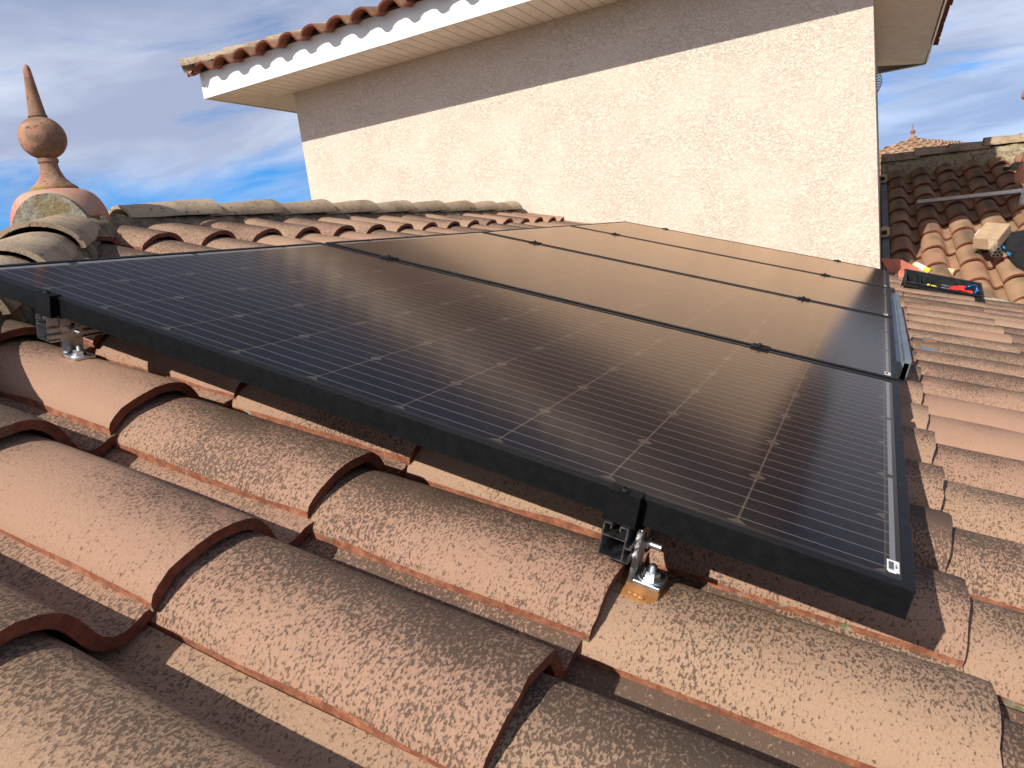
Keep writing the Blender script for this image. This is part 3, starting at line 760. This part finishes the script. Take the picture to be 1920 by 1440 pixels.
for (x, k, lb) in ((.255, 1, 'black clamp in the first seam between panels, high on the slope'), (1.355, 2, 'black clamp in the second seam between panels, low on the slope'),
                   (.268, 2, 'black clamp in the second seam between panels, high on the slope'), (1.362, 3, 'black clamp in the farthest seam between panels, low on the slope'),
                   (.278, 3, 'black clamp in the farthest seam between panels, high on the slope')):
    dup(mc, RL @ Matrix.Translation((x, k * (PW + PG) - PG / 2, 0)), lb)

# ---------------------------------------------------------------- mounting rails
def rail_mesh(name, parent, length, mtl=M_alu):
    mb = MB(); y1 = length
    # section in x (width .034) and z (top -.0375), hollow box with a slotted top and a side channel
    B = lambda a, b: mb.box((a[0], 0, a[1]), (b[0], y1, b[1]))
    B((-.0170, -.0825), (-.0153, -.0375)); B((.0123, -.0825), (.0140, -.0375)); B((-.0153, -.0825), (.0123, -.0808)); B((-.0153, -.0555), (.0123, -.0540))
    B((-.0153, -.0392), (-.0065, -.0375)); B((.0035, -.0392), (.0123, -.0375)); B((-.0080, -.0450), (-.0065, -.0392)); B((.0035, -.0450), (.0050, -.0392))
    B((.0140, -.0640), (.0215, -.0622)); B((.0140, -.0825), (.0215, -.0807)); B((.0200, -.0622), (.0215, -.0570)); B((.0200, -.0765), (.0215, -.0700))
    return mb.done(name, mtl, parent)
rl = thing('mounting_rail', 'slotted aluminium mounting rail under the panels, its open end at the lower bracket', 'rail', mw=RL @ Matrix.Translation((1.3385, -.0155, 0)), group='aluminium mounting rails under the panels')
rail_mesh('profile', rl, 4.09)
dup(rl, RL @ Matrix.Translation((.245, -.0155, 0)), 'slotted aluminium mounting rail under the panels, its open end at the upper bracket far left')

# ---------------------------------------------------------------- roof brackets (L feet)
def make_bracket():
    t = thing('roof_bracket', 'aluminium angle bracket bolted to the tile at the right, sealant squeezed round its foot', 'bracket', mw=RL @ Matrix.Translation((1.361, 0.0, 0)), group='angle brackets bolted through the tiles')
    mb = MB(); mb.box((0, .000, -.1135), (.0055, .040, -.041), bev=.0007); 
    for k in range(12): mb.box((-.0012, .002, -.0475 - .0034 * k), (.0002, .038, -.0458 - .0034 * k))
    mb.done('upright', M_steel, t)
    mb = MB(); mb.box((.0057, .000, -.1135), (.0400, .040, -.1080), bev=.0008); mb.done('foot_plate', M_zinc, t)
    mb = MB(); mb.box((-.001, -.0012, -.1220), (.0412, .0412, -.1137), bev=.001); mb.done('rubber_pad', M_pad, t)
    cx_, cy_ = .0235, .0195
    wsh = MB().lathe([(.0160, -.1079), (.0160, -.1064), (.0060, -.1062)], (cx_, cy_, 0), 28).done('washer', M_zinc, t, smooth=40)
    nb = MB(); nb.lathe([(.0125, -.1062), (.0126, -.1050), (.0108, -.1046), (.0108, -.0992), (.0092, -.0980)], (cx_, cy_, 0), 6); nb.done('nut', M_zinc, t)
    sb = MB()
    prof = []
    for k in range(8): prof += [(.0052, -.0982 + k * .0010), (.0046, -.0977 + k * .0010)]
    sb.lathe(prof + [(.0030, -.0895)], (cx_, cy_, 0), 20); sb.done('stud', M_zinc, t)
    hb = MB(); hb.cyl((.0055, .021, -.0655), (.0122, .021, -.0655), .0078, n=6); o = hb.done('nut', M_steel, t)
    hb = MB(); hb.cyl((-.012, .021, -.0655), (.0275, .021, -.0655), .0036, n=14); hb.done('cross_bolt', M_steel, t)
    # slot behind the cross bolt
    mb = MB(); mb.box((.0053, .0175, -.0620), (.0058, .0245, -.0520)); mb.done('slot', M_dark, t)
    # sealant
    bm = bmesh.new(); N = 40; rows = []
    for i, f_ in enumerate((1.0, .86, .62, .3)):
        row = []
        for k in range(N):
            a = 2 * math.pi * k / N; c_, s_ = math.cos(a), math.sin(a); q = max(abs(c_), abs(s_)) ** .7
            rr_ = (.0300 + .0022 * math.sin(3 * a + .6) + .0010 * math.sin(7 * a)) * f_ / q ** .35
            px_ = .020 + rr_ * c_ * 1.02; py_ = .014 + rr_ * s_ * 1.0
            cz = -.1245 - 3.2 * (py_ - .026) ** 2
            row.append(bm.verts.new((px_, py_, cz + (.0, .0035, .0065, .009)[i] + .0012 * math.sin(5 * a + i))))
        rows.append(row)
    for a, b in zip(rows, rows[1:]):
        for k in range(N): bm.faces.new((a[k], a[(k + 1) % N], b[(k + 1) % N], b[k]))
    bm.faces.new(rows[-1])
    m_ = MB(); m_.b.free(); m_.b = bm; m_.ball((.016, -.0085, -.1222), .0036, 1.5, .8, .8); m_.ball((.022, -.0090, -.1226), .0040, 1.3, .8, .8); m_.ball((.008, -.007, -.1222), .0032, 1.6, .8, .7)
    m_.done('sealant', M_seal, t, smooth=70)
    return t
br = make_bracket()
dup(br, RL @ Matrix.Translation((.2600, .006, 0)), 'shiny angle bracket on a tile at the far left under the panel corner')

# ================================================================ things beside and beyond the panels
# blue-grey metal profiles lying along the panels' low edge
mb = MB()
for i, (a, b) in enumerate(((1.50, 1.83), (1.84, 2.48), (2.49, 3.30))):
    mb.box((1.6665, a, -.098), (1.7020, b, -.050)); mb.box((1.6875, a, -.0995), (1.7055, b - .004, -.040 - .002 * i), bev=.0012)
o = mb.done('metal_profile', M_bluegrey); o.matrix_world = RL; tag(o, 'blue grey metal box profile lying on the tiles along the right edge of the panels', 'metal profile')
# small mounting patch
mb = MB(); mb.box((-.024, -.055, 0), (.026, .06, .003), bev=.001); o = mb.done('patch', M_bluegrey)
mbp = MB(); mbp.box((-.014, -.02, .003), (.026, .045, .0042)); mbp.done('sealant', M_seal, o)
o.matrix_world = RL @ Matrix.Translation((1.822, 2.44, -.134)) @ Matrix.Rotation(R(18), 4, 'X'); o.name = 'mounting_patch'; tag(o, 'small square blue grey patch with brown sealant on a tile right of the panels', 'patch')

def frame(o, xp, yp):
    o = Vector(o); x = (Vector(xp) - o); lx = x.length; x.normalize(); y = Vector(yp) - o; y = (y - x * y.dot(x)); ly = y.length; y.normalize(); z = x.cross(y)
    m = Matrix((x, y, z)).transposed().to_4x4(); m.translation = o; return m, lx, ly

# red clay flashing at the foot of the wall corner
fl = thing('corner_flashing', 'red clay flashing piece bedded in pale mortar at the foot of the wall corner', 'flashing', (1.60, 5.30, -.58))
def place(o, p): return under(o, p)
mb = MB(); mb.poly([(1.531, 5.32, -0.49), (1.663, 5.386, -0.516), (1.782, 5.433, -0.595), (1.829, 5.435, -0.707), (1.71, 5.388, -0.628), (1.576, 5.326, -0.582)], thick=(0, .10, -.02))
place(mb.done('upstand', M_redclay, fl), fl)
mb = MB(); mb.tube([(1.56, 5.33, -.66), (1.66, 5.33, -.665), (1.745, 5.33, -.70), (1.80, 5.335, -.745)], [.075, .075, .065, .045], 18); place(mb.done('curved_tile', M_redclay, fl, smooth=50), fl)
mb = MB(); mb.poly([(1.589, 5.201, -0.605), (1.644, 5.226, -0.628), (1.699, 5.243, -0.681), (1.664, 5.223, -0.74), (1.588, 5.186, -0.72)], thick=(0, .08, 0)); place(mb.done('mortar', M_wmortar, fl), fl)

# ---------------------------------------------------------------- tool tray
tm, tl, tw_ = frame((1.677, 4.567, -.604), (2.102, 4.582, -.737), (1.699, 4.809, -.553))
t = thing('tool_tray', 'long black plastic tool tray holding tools, tilted on the tiles below the wall corner', 'tool tray', mw=tm)
Lx, Ly, H = tl, .25, .035
def wedge(mb):
    for v in mb.b.verts:
        if v.co.z < -.012: v.co.z -= .30 * max(0, v.co.y)
    return mb
mb = MB(); tk = .006
mb.box((0, 0, -H), (Lx, Ly, -H + tk)); mb.box((0, 0, -H + tk), (Lx, tk, 0)); mb.box((0, Ly - tk, -H + tk), (Lx, Ly, 0)); mb.box((0, tk, -H + tk), (tk, Ly - tk, 0)); mb.box((Lx - tk, tk, -H + tk), (Lx, Ly - tk, 0))
mb.box((-.008, -.008, -.006), (Lx + .008, .0, .002)); mb.box((-.008, Ly, -.006), (Lx + .008, Ly + .008, .002)); mb.box((-.008, 0, -.006), (0, Ly, .002)); mb.box((Lx, 0, -.006), (Lx + .008, Ly, .002))
wedge(mb).done('tray', M_tray, t)
for i, xx in enumerate((.085, .145, Lx - .13)):
    mb = MB(); mb.box((xx, tk, -H + tk), (xx + .006, Ly - tk, -.004)); wedge(mb).done('divider', M_tray, t)
mb = MB(); mb.box((.018, .05, -H + tk), (.07, .17, -H + tk + .002)); mb.box((.018, .17, -H + .008), (.07, .175, -.02)); wedge(mb).done('bin_liner', M_blackp, t)
mb = MB(); mb.box((Lx - .085, -.045, -.052), (Lx - .012, -.003, -.018), bev=.012); mb.done('latch', M_tray, t)
def held(name, label, cat, mwl): return thing(name, label, cat, mw=tm @ mwl)
sdv = held('screwdriver', 'screwdriver with a short yellow handle lying in the black tool tray', 'screwdriver', Matrix.Translation((.13, .055, -.018)) @ Matrix.Rotation(R(-14), 4, 'Z'))
mb = MB(); mb.tube([(0, 0, 0), (.006, 0, 0), (.03, 0, 0), (.05, 0, 0), (.058, 0, 0)], [.008, .0125, .011, .0125, .008], 10); mb.done('handle', M_yellow, sdv, smooth=50)
mb = MB(); mb.cyl((.056, 0, 0), (.16, 0, 0), .003, n=8); mb.done('blade', M_alu, sdv)
pli = held('pliers', 'bright red handled pliers lying open in the black tool tray', 'pliers', Matrix.Translation((.255, .045, -.012)) @ Matrix.Rotation(R(4), 4, 'Z'))
mb = MB(); mb.tube([(.0, .004, 0), (.03, .014, .002), (.07, .020, .004), (.11, .016, .002), (.14, .006, 0)], [.005, .010, .012, .011, .009], 10); mb.done('handle', M_red, pli, smooth=50)
mb = MB(); mb.tube([(.005, .0, .004), (.04, .038, .006), (.08, .050, .010), (.105, .046, .012)], [.005, .009, .011, .010], 10); mb.done('handle', M_red, pli, smooth=50)
mb = MB(); mb.box((-.045, -.004, -.005), (.004, .008, .005), bev=.003); mb.done('jaw', M_steel, pli)
ctr = held('cutter', 'dark red handled cutter behind the bright red pliers in the tool tray', 'cutter', Matrix.Translation((.27, .125, -.02)))
mb = MB(); mb.tube([(0, 0, 0), (.03, .006, .004), (.07, 0, 0)], [.006, .009, .007], 8); mb.done('handle', simple('dark_red_plastic', (.25, .012, .02), .4), ctr, smooth=50)
mb = MB(); mb.box((-.05, -.008, -.004), (.0, .008, .004), bev=.002); mb.done('jaw', M_steel, ctr)
rv = held('pipe_clamp', 'blue metal pipe clamp sitting in the right end of the black tool tray', 'pipe clamp', Matrix.Translation((Lx - .065, .06, -.012)))
mb = MB()
mb.tube([(.03 * math.cos(a), .012 * math.sin(a * 2), .02 + .026 * math.sin(a)) for a in np.linspace(-.6, 3.9, 22)], .009, 10); mb.done('band', M_blue, rv, smooth=50)
mb = MB(); mb.cyl((.022, -.02, 0), (.03, .03, .01), .008); mb.ball((.036, .0, .018), .013); mb.done('screw', M_blue, rv, smooth=50)

# can and wooden block behind the tray
ca, cb = Vector((1.767, 5.60, -.585)), Vector((1.862, 5.52, -.645)); dv = (cb - ca).normalized()
t = thing('sealant_can', 'yellow and cream sealant can lying on its side behind the tool tray', 'can', tuple(ca))
def w(o, p=t): return under(o, p)
mb = MB(); mb.cyl(ca, cb, .027, n=24); w(mb.done('body', M_yellow, t, smooth=40))
mb = MB(); mb.cyl(ca + dv * .012, cb - dv * .045, .0277, n=24, caps=False); w(mb.done('label', M_cream, t, smooth=40))
mb = MB(); mb.cyl(ca - dv * .012, ca, .018, .026, n=20); w(mb.done('shoulder', M_cream, t, smooth=40))
mb = MB(); mb.cyl(cb, cb + dv * .003, .0245, .022, n=24); mb.cyl(cb + dv * .0025, cb + dv * .005, .020, n=24); w(mb.done('base', M_steel, t, smooth=40))
bmx, bl, bd = frame((1.918, 5.585, -.668), (2.016, 5.565, -.690), (1.935, 5.66, -.628))
mb = MB(); mb.box((0, 0, 0), (.098, .05, .034), bev=.003); o = mb.done('wooden_block', simple('pale_wood', (.62, .47, .28), .7, var=.08, scale=18)); o.matrix_world = bmx; tag(o, 'small pale wooden block lying behind the tool tray', 'block')

# cardboard box
bm_, bl, bd = frame((2.150, 5.690, -.505), (2.296, 5.625, -.532), (2.232, 5.92, -.385))
t = thing('cardboard_box', 'small closed cardboard box with shiny tape lying on the tiles at the right edge', 'box', mw=bm_)
bl = .165; bd = .235; bh = .088
mb = MB(); mb.box((0, 0, 0), (bl, bd, bh), bev=.002); mb.done('carton', M_card, t)
mb = MB(); mb.box((bl * .62, -.0012, .002), (bl * .96, -.0002, bh + .001)); mb.box((-.0012, bd * .3, bh * .2), (bl * .5, bd * .55, bh + .0012)); mb.done('tape', M_tape, t)
mb = MB(); mb.box((-.022, bd * .35, bh * .05), (-.0015, bd * .72, bh * .8), bev=.006); mb.done('plastic_wrap', M_film, t)
mb = MB(); mb.box((.003, .004, bh + .0002), (bl * .498, bd - .004, bh + .0022)); mb.box((bl * .502, .004, bh + .0002), (bl - .003, bd - .004, bh + .0022)); mb.done('flap', M_card, t)

# bundle of short square aluminium profiles
fdir = Vector((-.06, .95, .305)).normalized()
b0 = Vector((2.288, 5.53, -.560)); fmx = Matrix((fdir.cross(Vector((0, 0, 1))).normalized(), fdir, Vector((0, 0, 1)))).transposed()
xa = fdir.cross(Vector((0, 0, 1))).normalized(); za = xa.cross(fdir)
fmx = Matrix((xa, fdir, za)).transposed().to_4x4()
k = 0
for (ox, oz, rot) in ((-.024, 0, 6), (.000, -.002, -4), (.024, .001, 10), (-.016, .024, -12), (.010, .024, 8), (.002, .047, 40)):
    mb = MB(); q = .011; w2 = .0016; Lq = .20 + .02 * (k % 3)
    mb.box((-q, 0, -q), (q, Lq, -q + w2)); mb.box((-q, 0, q - w2), (q, Lq, q)); mb.box((-q, 0, -q + w2), (-q + w2, Lq, q - w2)); mb.box((q - w2, 0, -q + w2), (q, Lq, q - w2))
    if k == 0:
        o = mb.done('square_profile', M_alu); first = o
    else:
        mb.b.free(); o = first.copy(); C.objects.link(o)
    o.matrix_world = Matrix.Translation(b0 + xa * ox + za * oz - fdir * (.004 * (k % 2))) @ fmx @ Matrix.Rotation(R(rot), 4, 'Y')
    tag(o, ('lower left tube in the stack of square aluminium tubes under the cardboard box', 'lower middle tube in the stack of square aluminium tubes under the cardboard box', 'lower right tube in the stack of square aluminium tubes under the cardboard box',
            'upper left tube in the stack of square aluminium tubes under the cardboard box', 'upper right tube in the stack of square aluminium tubes under the cardboard box', 'topmost diamond turned tube in the stack of square aluminium tubes')[k], 'tube', 'square aluminium tubes stacked under the box')
    k += 1

# black jacket dropped on the tiles
out = [(2.300, 5.905), (2.335, 5.80), (2.350, 5.70), (2.365, 5.60), (2.372, 5.50), (2.385, 5.38), (2.42, 5.30), (2.60, 5.26), (2.80, 5.40), (2.86, 5.70), (2.74, 5.98), (2.60, 6.04), (2.44, 5.99)]
bm = bmesh.new(); cxy = Vector((2.56, 5.66)); rings = []
M_ = 60; RR = 14
def outline(tt):
    f_ = tt * len(out); i = int(f_) % len(out); a = f_ - int(f_); p, q = Vector(out[i]), Vector(out[(i + 1) % len(out)]); return p.lerp(q, a)
for r_ in range(RR + 1):
    s_ = r_ / RR; row = []
    for k in range(M_):
        p = cxy.lerp(outline(k / M_), s_)
        zz_ = wz(p.y) + .012 + .062 * math.sqrt(max(0, 1 - s_ ** 3)) + .030 * (mnoise.noise(Vector((p.x * 11, p.y * 9, 0)))) * (1 - s_ * .5) + .010 * mnoise.noise(Vector((p.x * 30, p.y * 26, 4)))
        row.append(bm.verts.new((p.x, p.y, zz_)))
    rings.append(row)
for a, b in zip(rings, rings[1:]):
    for k in range(M_): bm.faces.new((a[k], a[(k + 1) % M_], b[(k + 1) % M_], b[k]))
bmesh.ops.remove_doubles(bm, verts=bm.verts, dist=.0005)
ed = bmesh.ops.extrude_edge_only(bm, edges=[e for e in bm.edges if e.is_boundary]); vs = [v for v in ed['geom'] if isinstance(v, bmesh.types.BMVert)]
bmesh.ops.translate(bm, verts=vs, vec=(0, 0, -.045))
m_ = MB(); m_.b.free(); m_.b = bm
t = thing('jacket', 'black jacket with a blue lining edge dropped on the tiles at the right edge', 'jacket', (2.56, 5.66, wz(5.66)))
under(m_.done('shell', M_cloth, t, smooth=80), t)
mb = MB()
mb.tube([(2.325, 5.80, wz(5.80) + .020), (2.338, 5.755, wz(5.755) + .018), (2.352, 5.70, wz(5.70) + .018)], [.007, .016, .006], 8)
under(mb.done('lining', M_cblue, t, smooth=60), t); mb = MB(); mb.tube([(2.356, 5.60, wz(5.60) + .020), (2.368, 5.565, wz(5.565) + .020)], [.010, .012], 8); under(mb.done('lining', M_cblue, t, smooth=60), t)
# small black cap near the ridge
mb = MB().lathe([(.062, 0), (.060, .018), (.048, .038), (.025, .048), (.004, .05)], n=24); mb.box((-.11, -.045, .0), (-.04, .045, .006), bev=.002)
o = mb.done('cap', M_cloth, smooth=50); o.matrix_world = Matrix.Translation((2.705, 7.80, .088)) @ Matrix.Rotation(TH, 4, 'X'); tag(o, 'small black cap lying on the sunlit tiles near the ridge beside the arm', 'cap')

# ---------------------------------------------------------------- rail in the hand
ra, rb = Vector((1.839, 6.955, -.128)), Vector((3.25, 6.72, -.150)); rd = (rb - ra).normalized()
sx3 = rd.cross(Vector((0, 0, 1))).normalized(); uz = sx3.cross(rd)
rmx = Matrix((-sx3, rd, uz)).transposed().to_4x4()
rmx = Matrix((rd.cross(uz), rd, uz)).transposed().to_4x4(); rmx.translation = ra + uz * .052; rmx = rmx @ Matrix.Rotation(R(-22), 4, 'Y') @ Matrix.Scale(.8, 4)
t = thing('aluminium_rail', 'loose aluminium rail held by the person, lying across the shaded tiles', 'rail', mw=rmx)
rail_mesh('profile', t, (rb - ra).length / .8)
mb = MB(); mb.box((-.010, .035, -.037), (.010, .075, -.026), bev=.002); mb.done('end_stop', M_blackp, t)

# ---------------------------------------------------------------- person (mostly outside the frame)
def skin(name, nodes, edges, material, parent=None, sub=2):
    """nodes: {key: (xyz, radius)}; one continuous body grown over a skeleton"""
    keys = list(nodes); me = bpy.data.meshes.new(name)
    me.from_pydata([nodes[k][0] for k in keys], [(keys.index(a), keys.index(b)) for a, b in edges], [])
    me.materials.append(material)
    o = link(bpy.data.objects.new(name, me), parent)
    m = o.modifiers.new('skin', 'SKIN'); m.use_smooth_shade = True
    for i, k in enumerate(keys):
        r_ = nodes[k][1]; me.skin_vertices[0].data[i].radius = (r_, r_) if not isinstance(r_, tuple) else r_
        me.skin_vertices[0].data[i].use_root = (i == 0)
    s = o.modifiers.new('sub', 'SUBSURF'); s.levels = sub; s.render_levels = sub
    return o
P = thing('person', 'person kneeling on the tiles at the right edge with bare arms, holding the loose rail', 'person', (3.0, 7.2, -.25))
N = {'pelvis': ((3.20, 7.36, .235), .135), 'waist': ((3.17, 7.38, .40), .125), 'chest': ((3.08, 7.36, .60), .145), 'upper': ((3.01, 7.33, .74), .120), 'neck': ((2.955, 7.30, .86), .055), 'headb': ((2.93, 7.28, .93), .080), 'headc': ((2.915, 7.27, 1.01), .095), 'headt': ((2.925, 7.28, 1.08), .070),
     'shL': ((2.88, 7.17, .755), .062), 'uaL': ((2.74, 7.02, .690), .050), 'elL': ((2.632, 6.895, .628), .036), 'faL': ((2.70, 6.95, .76), .040), 'wrL': ((2.80, 7.05, .915), .027), 'plL': ((2.825, 7.08, .975), .030),
     'shR': ((3.06, 7.47, .735), .062), 'uaR': ((2.93, 7.32, .55), .050), 'elR': ((2.775, 7.11, .345), .040), 'faR': ((2.705, 7.02, .235), .041), 'wrR': ((2.636, 6.915, .108), .027), 'pmR': ((2.616, 6.88, .055), .030), 'pR': ((2.603, 6.855, .015), .030),
     'hipL': ((3.13, 7.24, .16), .095), 'thL': ((3.03, 7.16, -.03), .080), 'knL': ((2.95, 7.08, -.15), .062), 'shnL': ((3.12, 7.20, -.17), .050), 'ankL': ((3.30, 7.32, -.16), .036), 'toeL': ((3.38, 7.38, -.18), .030),
     'hipR': ((3.22, 7.50, .16), .095), 'thR': ((3.14, 7.48, -.00), .080), 'knR': ((3.07, 7.44, -.09), .062), 'shnR': ((3.24, 7.54, -.09), .050), 'ankR': ((3.42, 7.62, -.09), .036), 'toeR': ((3.50, 7.66, -.11), .030)}
E_ = [('pelvis', 'waist'), ('waist', 'chest'), ('chest', 'upper'), ('upper', 'neck'), ('neck', 'headb'), ('headb', 'headc'), ('headc', 'headt'),
      ('upper', 'shL'), ('shL', 'uaL'), ('uaL', 'elL'), ('elL', 'faL'), ('faL', 'wrL'), ('wrL', 'plL'), ('upper', 'shR'), ('shR', 'uaR'), ('uaR', 'elR'), ('elR', 'faR'), ('faR', 'wrR'), ('wrR', 'pmR'), ('pmR', 'pR'),
      ('pelvis', 'hipL'), ('hipL', 'thL'), ('thL', 'knL'), ('knL', 'shnL'), ('shnL', 'ankL'), ('ankL', 'toeL'), ('pelvis', 'hipR'), ('hipR', 'thR'), ('thR', 'knR'), ('knR', 'shnR'), ('shnR', 'ankR'), ('ankR', 'toeR')]
# right hand: five fingers curling down round the rail
for i, (bx, by, bz, l) in enumerate(((-.030, -.022, -.008, .9), (-.016, -.030, -.016, 1.0), (.002, -.034, -.020, .95), (.018, -.032, -.018, .8))):
    b = Vector((2.603, 6.855, .015)) + Vector((bx, by, bz)); k = 'f%d' % i
    p1 = b + Vector((-.012, -.010, -.034)) * l; p2 = p1 + Vector((.000, .004, -.030)) * l; p3 = p2 + Vector((.014, .010, -.020)) * l
    N[k + 'a'] = (tuple(b), .0105); N[k + 'b'] = (tuple(p1), .0098); N[k + 'c'] = (tuple(p2), .0092); N[k + 'd'] = (tuple(p3), .0078)
    E_ += [('pR', k + 'a'), (k + 'a', k + 'b'), (k + 'b', k + 'c'), (k + 'c', k + 'd')]
N['t0'] = ((2.588, 6.890, .040), .0120); N['t1'] = ((2.566, 6.872, .004), .0108); N['t2'] = ((2.562, 6.850, -.030), .0092); E_ += [('pmR', 't0'), ('t0', 't1'), ('t1', 't2')]
for i in range(4):
    b = Vector((2.825, 7.08, .975)) + Vector((-.014 + .010 * i, .008 * i - .01, .030)); k = 'g%d' % i
    N[k + 'a'] = (tuple(b), .0105); N[k + 'b'] = (tuple(b + Vector((.012, .01, .032))), .0095); N[k + 'c'] = (tuple(b + Vector((.035, .03, .045))), .008)
    E_ += [('plL', k + 'a'), (k + 'a', k + 'b'), (k + 'b', k + 'c')]
N['h0'] = ((2.800, 7.06, .99), .011); N['h1'] = ((2.79, 7.055, 1.025), .009); E_ += [('plL', 'h0'), ('h0', 'h1')]
under(skin('body', N, E_, M_skin, P), P)
shn = {k: (N[k][0], N[k][1] + .012) for k in ('waist', 'chest', 'upper', 'shL', 'uaL', 'shR', 'uaR', 'pelvis')}
shn['uaL'] = ((2.80, 7.085, .718), .064); shn['uaR'] = ((2.985, 7.385, .63), .064)
under(skin('shirt', {k: shn[k] for k in ('chest', 'waist', 'pelvis', 'upper', 'shL', 'uaL', 'shR', 'uaR')}, [('waist', 'chest'), ('chest', 'upper'), ('pelvis', 'waist'), ('upper', 'shL'), ('shL', 'uaL'), ('upper', 'shR'), ('shR', 'uaR')], M_shirt, P), P)
under(skin('shorts', {k: (N[k][0], N[k][1] + .014) for k in ('pelvis', 'hipL', 'thL', 'hipR', 'thR')}, [('pelvis', 'hipL'), ('hipL', 'thL'), ('pelvis', 'hipR'), ('hipR', 'thR')], M_shorts, P), P)
hd = Vector((2.918, 7.272, 1.02)); fwd = Vector((-.75, -.62, -.1)).normalized(); sd_ = fwd.cross(Vector((0, 0, 1))).normalized()
mb = MB(); mb.ball(hd + Vector((.016, .014, .035)), .106, 1, 1, .95); under(mb.done('hair', M_hair, P, smooth=60), P)
for nm_, c_ in (('nose', hd + fwd * .092), ('ear', hd + sd_ * .098), ('ear', hd - sd_ * .098)):
    mb = MB(); mb.ball(c_ + Vector((0, 0, -.02)), .017, .8, .9, 1.5); under(mb.done(nm_, M_skin, P, smooth=60), P)
for s_ in (-1, 1):
    mb = MB(); mb.ball(hd + fwd * .085 + sd_ * (.032 * s_) + Vector((0, 0, .008)), .011); under(mb.done('eye', M_white, P, smooth=60), P)
mb = MB(); mb.ball(hd + fwd * .088 + Vector((0, 0, -.06)), .010, 1.8, 1.8, .5); under(mb.done('mouth', M_redclay, P, smooth=60), P)

# clear bag hanging from the hand
bm = bmesh.new(); rows = []
for i, (z_, a_, b_) in enumerate(((-.085, .018, .010), (-.12, .034, .016), (-.17, .048, .024), (-.22, .060, .030), (-.27, .066, .032), (-.30, .062, .026), (-.305, .040, .012))):
    row = []
    for k in range(36):
        an = 2 * math.pi * k / 36; c_ = Vector((2.628 + a_ * math.cos(an) + .004 * i, 6.745 + b_ * math.sin(an), z_))
        c_ += mnoise.noise_vector(c_ * 28) * .012 + mnoise.noise_vector(c_ * 70) * .005; row.append(bm.verts.new(c_))
    rows.append(row)
for a, b in zip(rows, rows[1:]):
    for k in range(36): bm.faces.new((a[k], a[(k + 1) % 36], b[(k + 1) % 36], b[k]))
bm.faces.new(rows[-1])
m_ = MB(); m_.b.free(); m_.b = bm; o = m_.done('plastic_bag', M_film, smooth=50); tag(o, 'crumpled clear plastic bag hanging from the hand at the right edge', 'bag')

# ================================================================ distant house
AX, AY, AZ = 2.44, 26.0, 1.83
dh = thing('house', 'distant house with a pale tiled pyramid roof and small finial, seen over the ridge', 'house', (AX, AY, AZ))
for k in range(4):
    az = R(-112 + 90 * k); dm = Matrix.Translation((AX, AY, AZ)) @ Matrix.Rotation(az, 4, 'Z') @ RL
    ca_, sa_ = math.cos(az), math.sin(az); dn = Vector((ca_, sa_, 0)); sn = Vector((-sa_, ca_, 0))
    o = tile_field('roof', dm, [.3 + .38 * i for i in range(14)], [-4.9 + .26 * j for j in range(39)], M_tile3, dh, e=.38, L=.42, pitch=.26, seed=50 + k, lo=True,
                   keep=lambda x, y: abs(y) < x + .4, clips=(((AX, AY, 0), tuple(sn - dn)), ((AX, AY, 0), tuple(-sn - dn))))
    under(o, dh); o.matrix_basis = dm
mb = MB().lathe([(.13, -.10), (.10, .0), (.05, .04), (.03, .09), (.07, .13), (.075, .17), (.05, .21), (.02, .225), (.006, .40)], (AX, AY, AZ), 20); under(mb.done('finial', M_fin, dh, smooth=50), dh)
mb = MB(); mb.box((-4.2, -4.2, -8.0), (4.2, 4.2, -1.2), mw=Matrix.Translation((AX, AY, AZ)) @ Matrix.Rotation(R(-22), 4, 'Z')); under(mb.done('wall', M_stucco, dh), dh)

# ================================================================ ground
def ground_fn(g):
    p = g.obj(); a = g.noise(p, .15, 6, .6); b = g.noise(p, 3, 5, .7)
    col = g.mix(g.step(a, .35, .65), (.10, .12, .045), (.26, .20, .12))
    return {'Base Color': g.mix(g.step(b, .3, .8), col, g.mix(.5, col, (.05, .05, .03))), 'Roughness': .95}
mb = MB(); mb.poly([(-900, -900, -6.25), (900, -900, -6.25), (900, 900, -6.25), (-900, 900, -6.25)])
o = mb.done('ground', mat('dry_ground', ground_fn)); o['kind'] = 'structure'
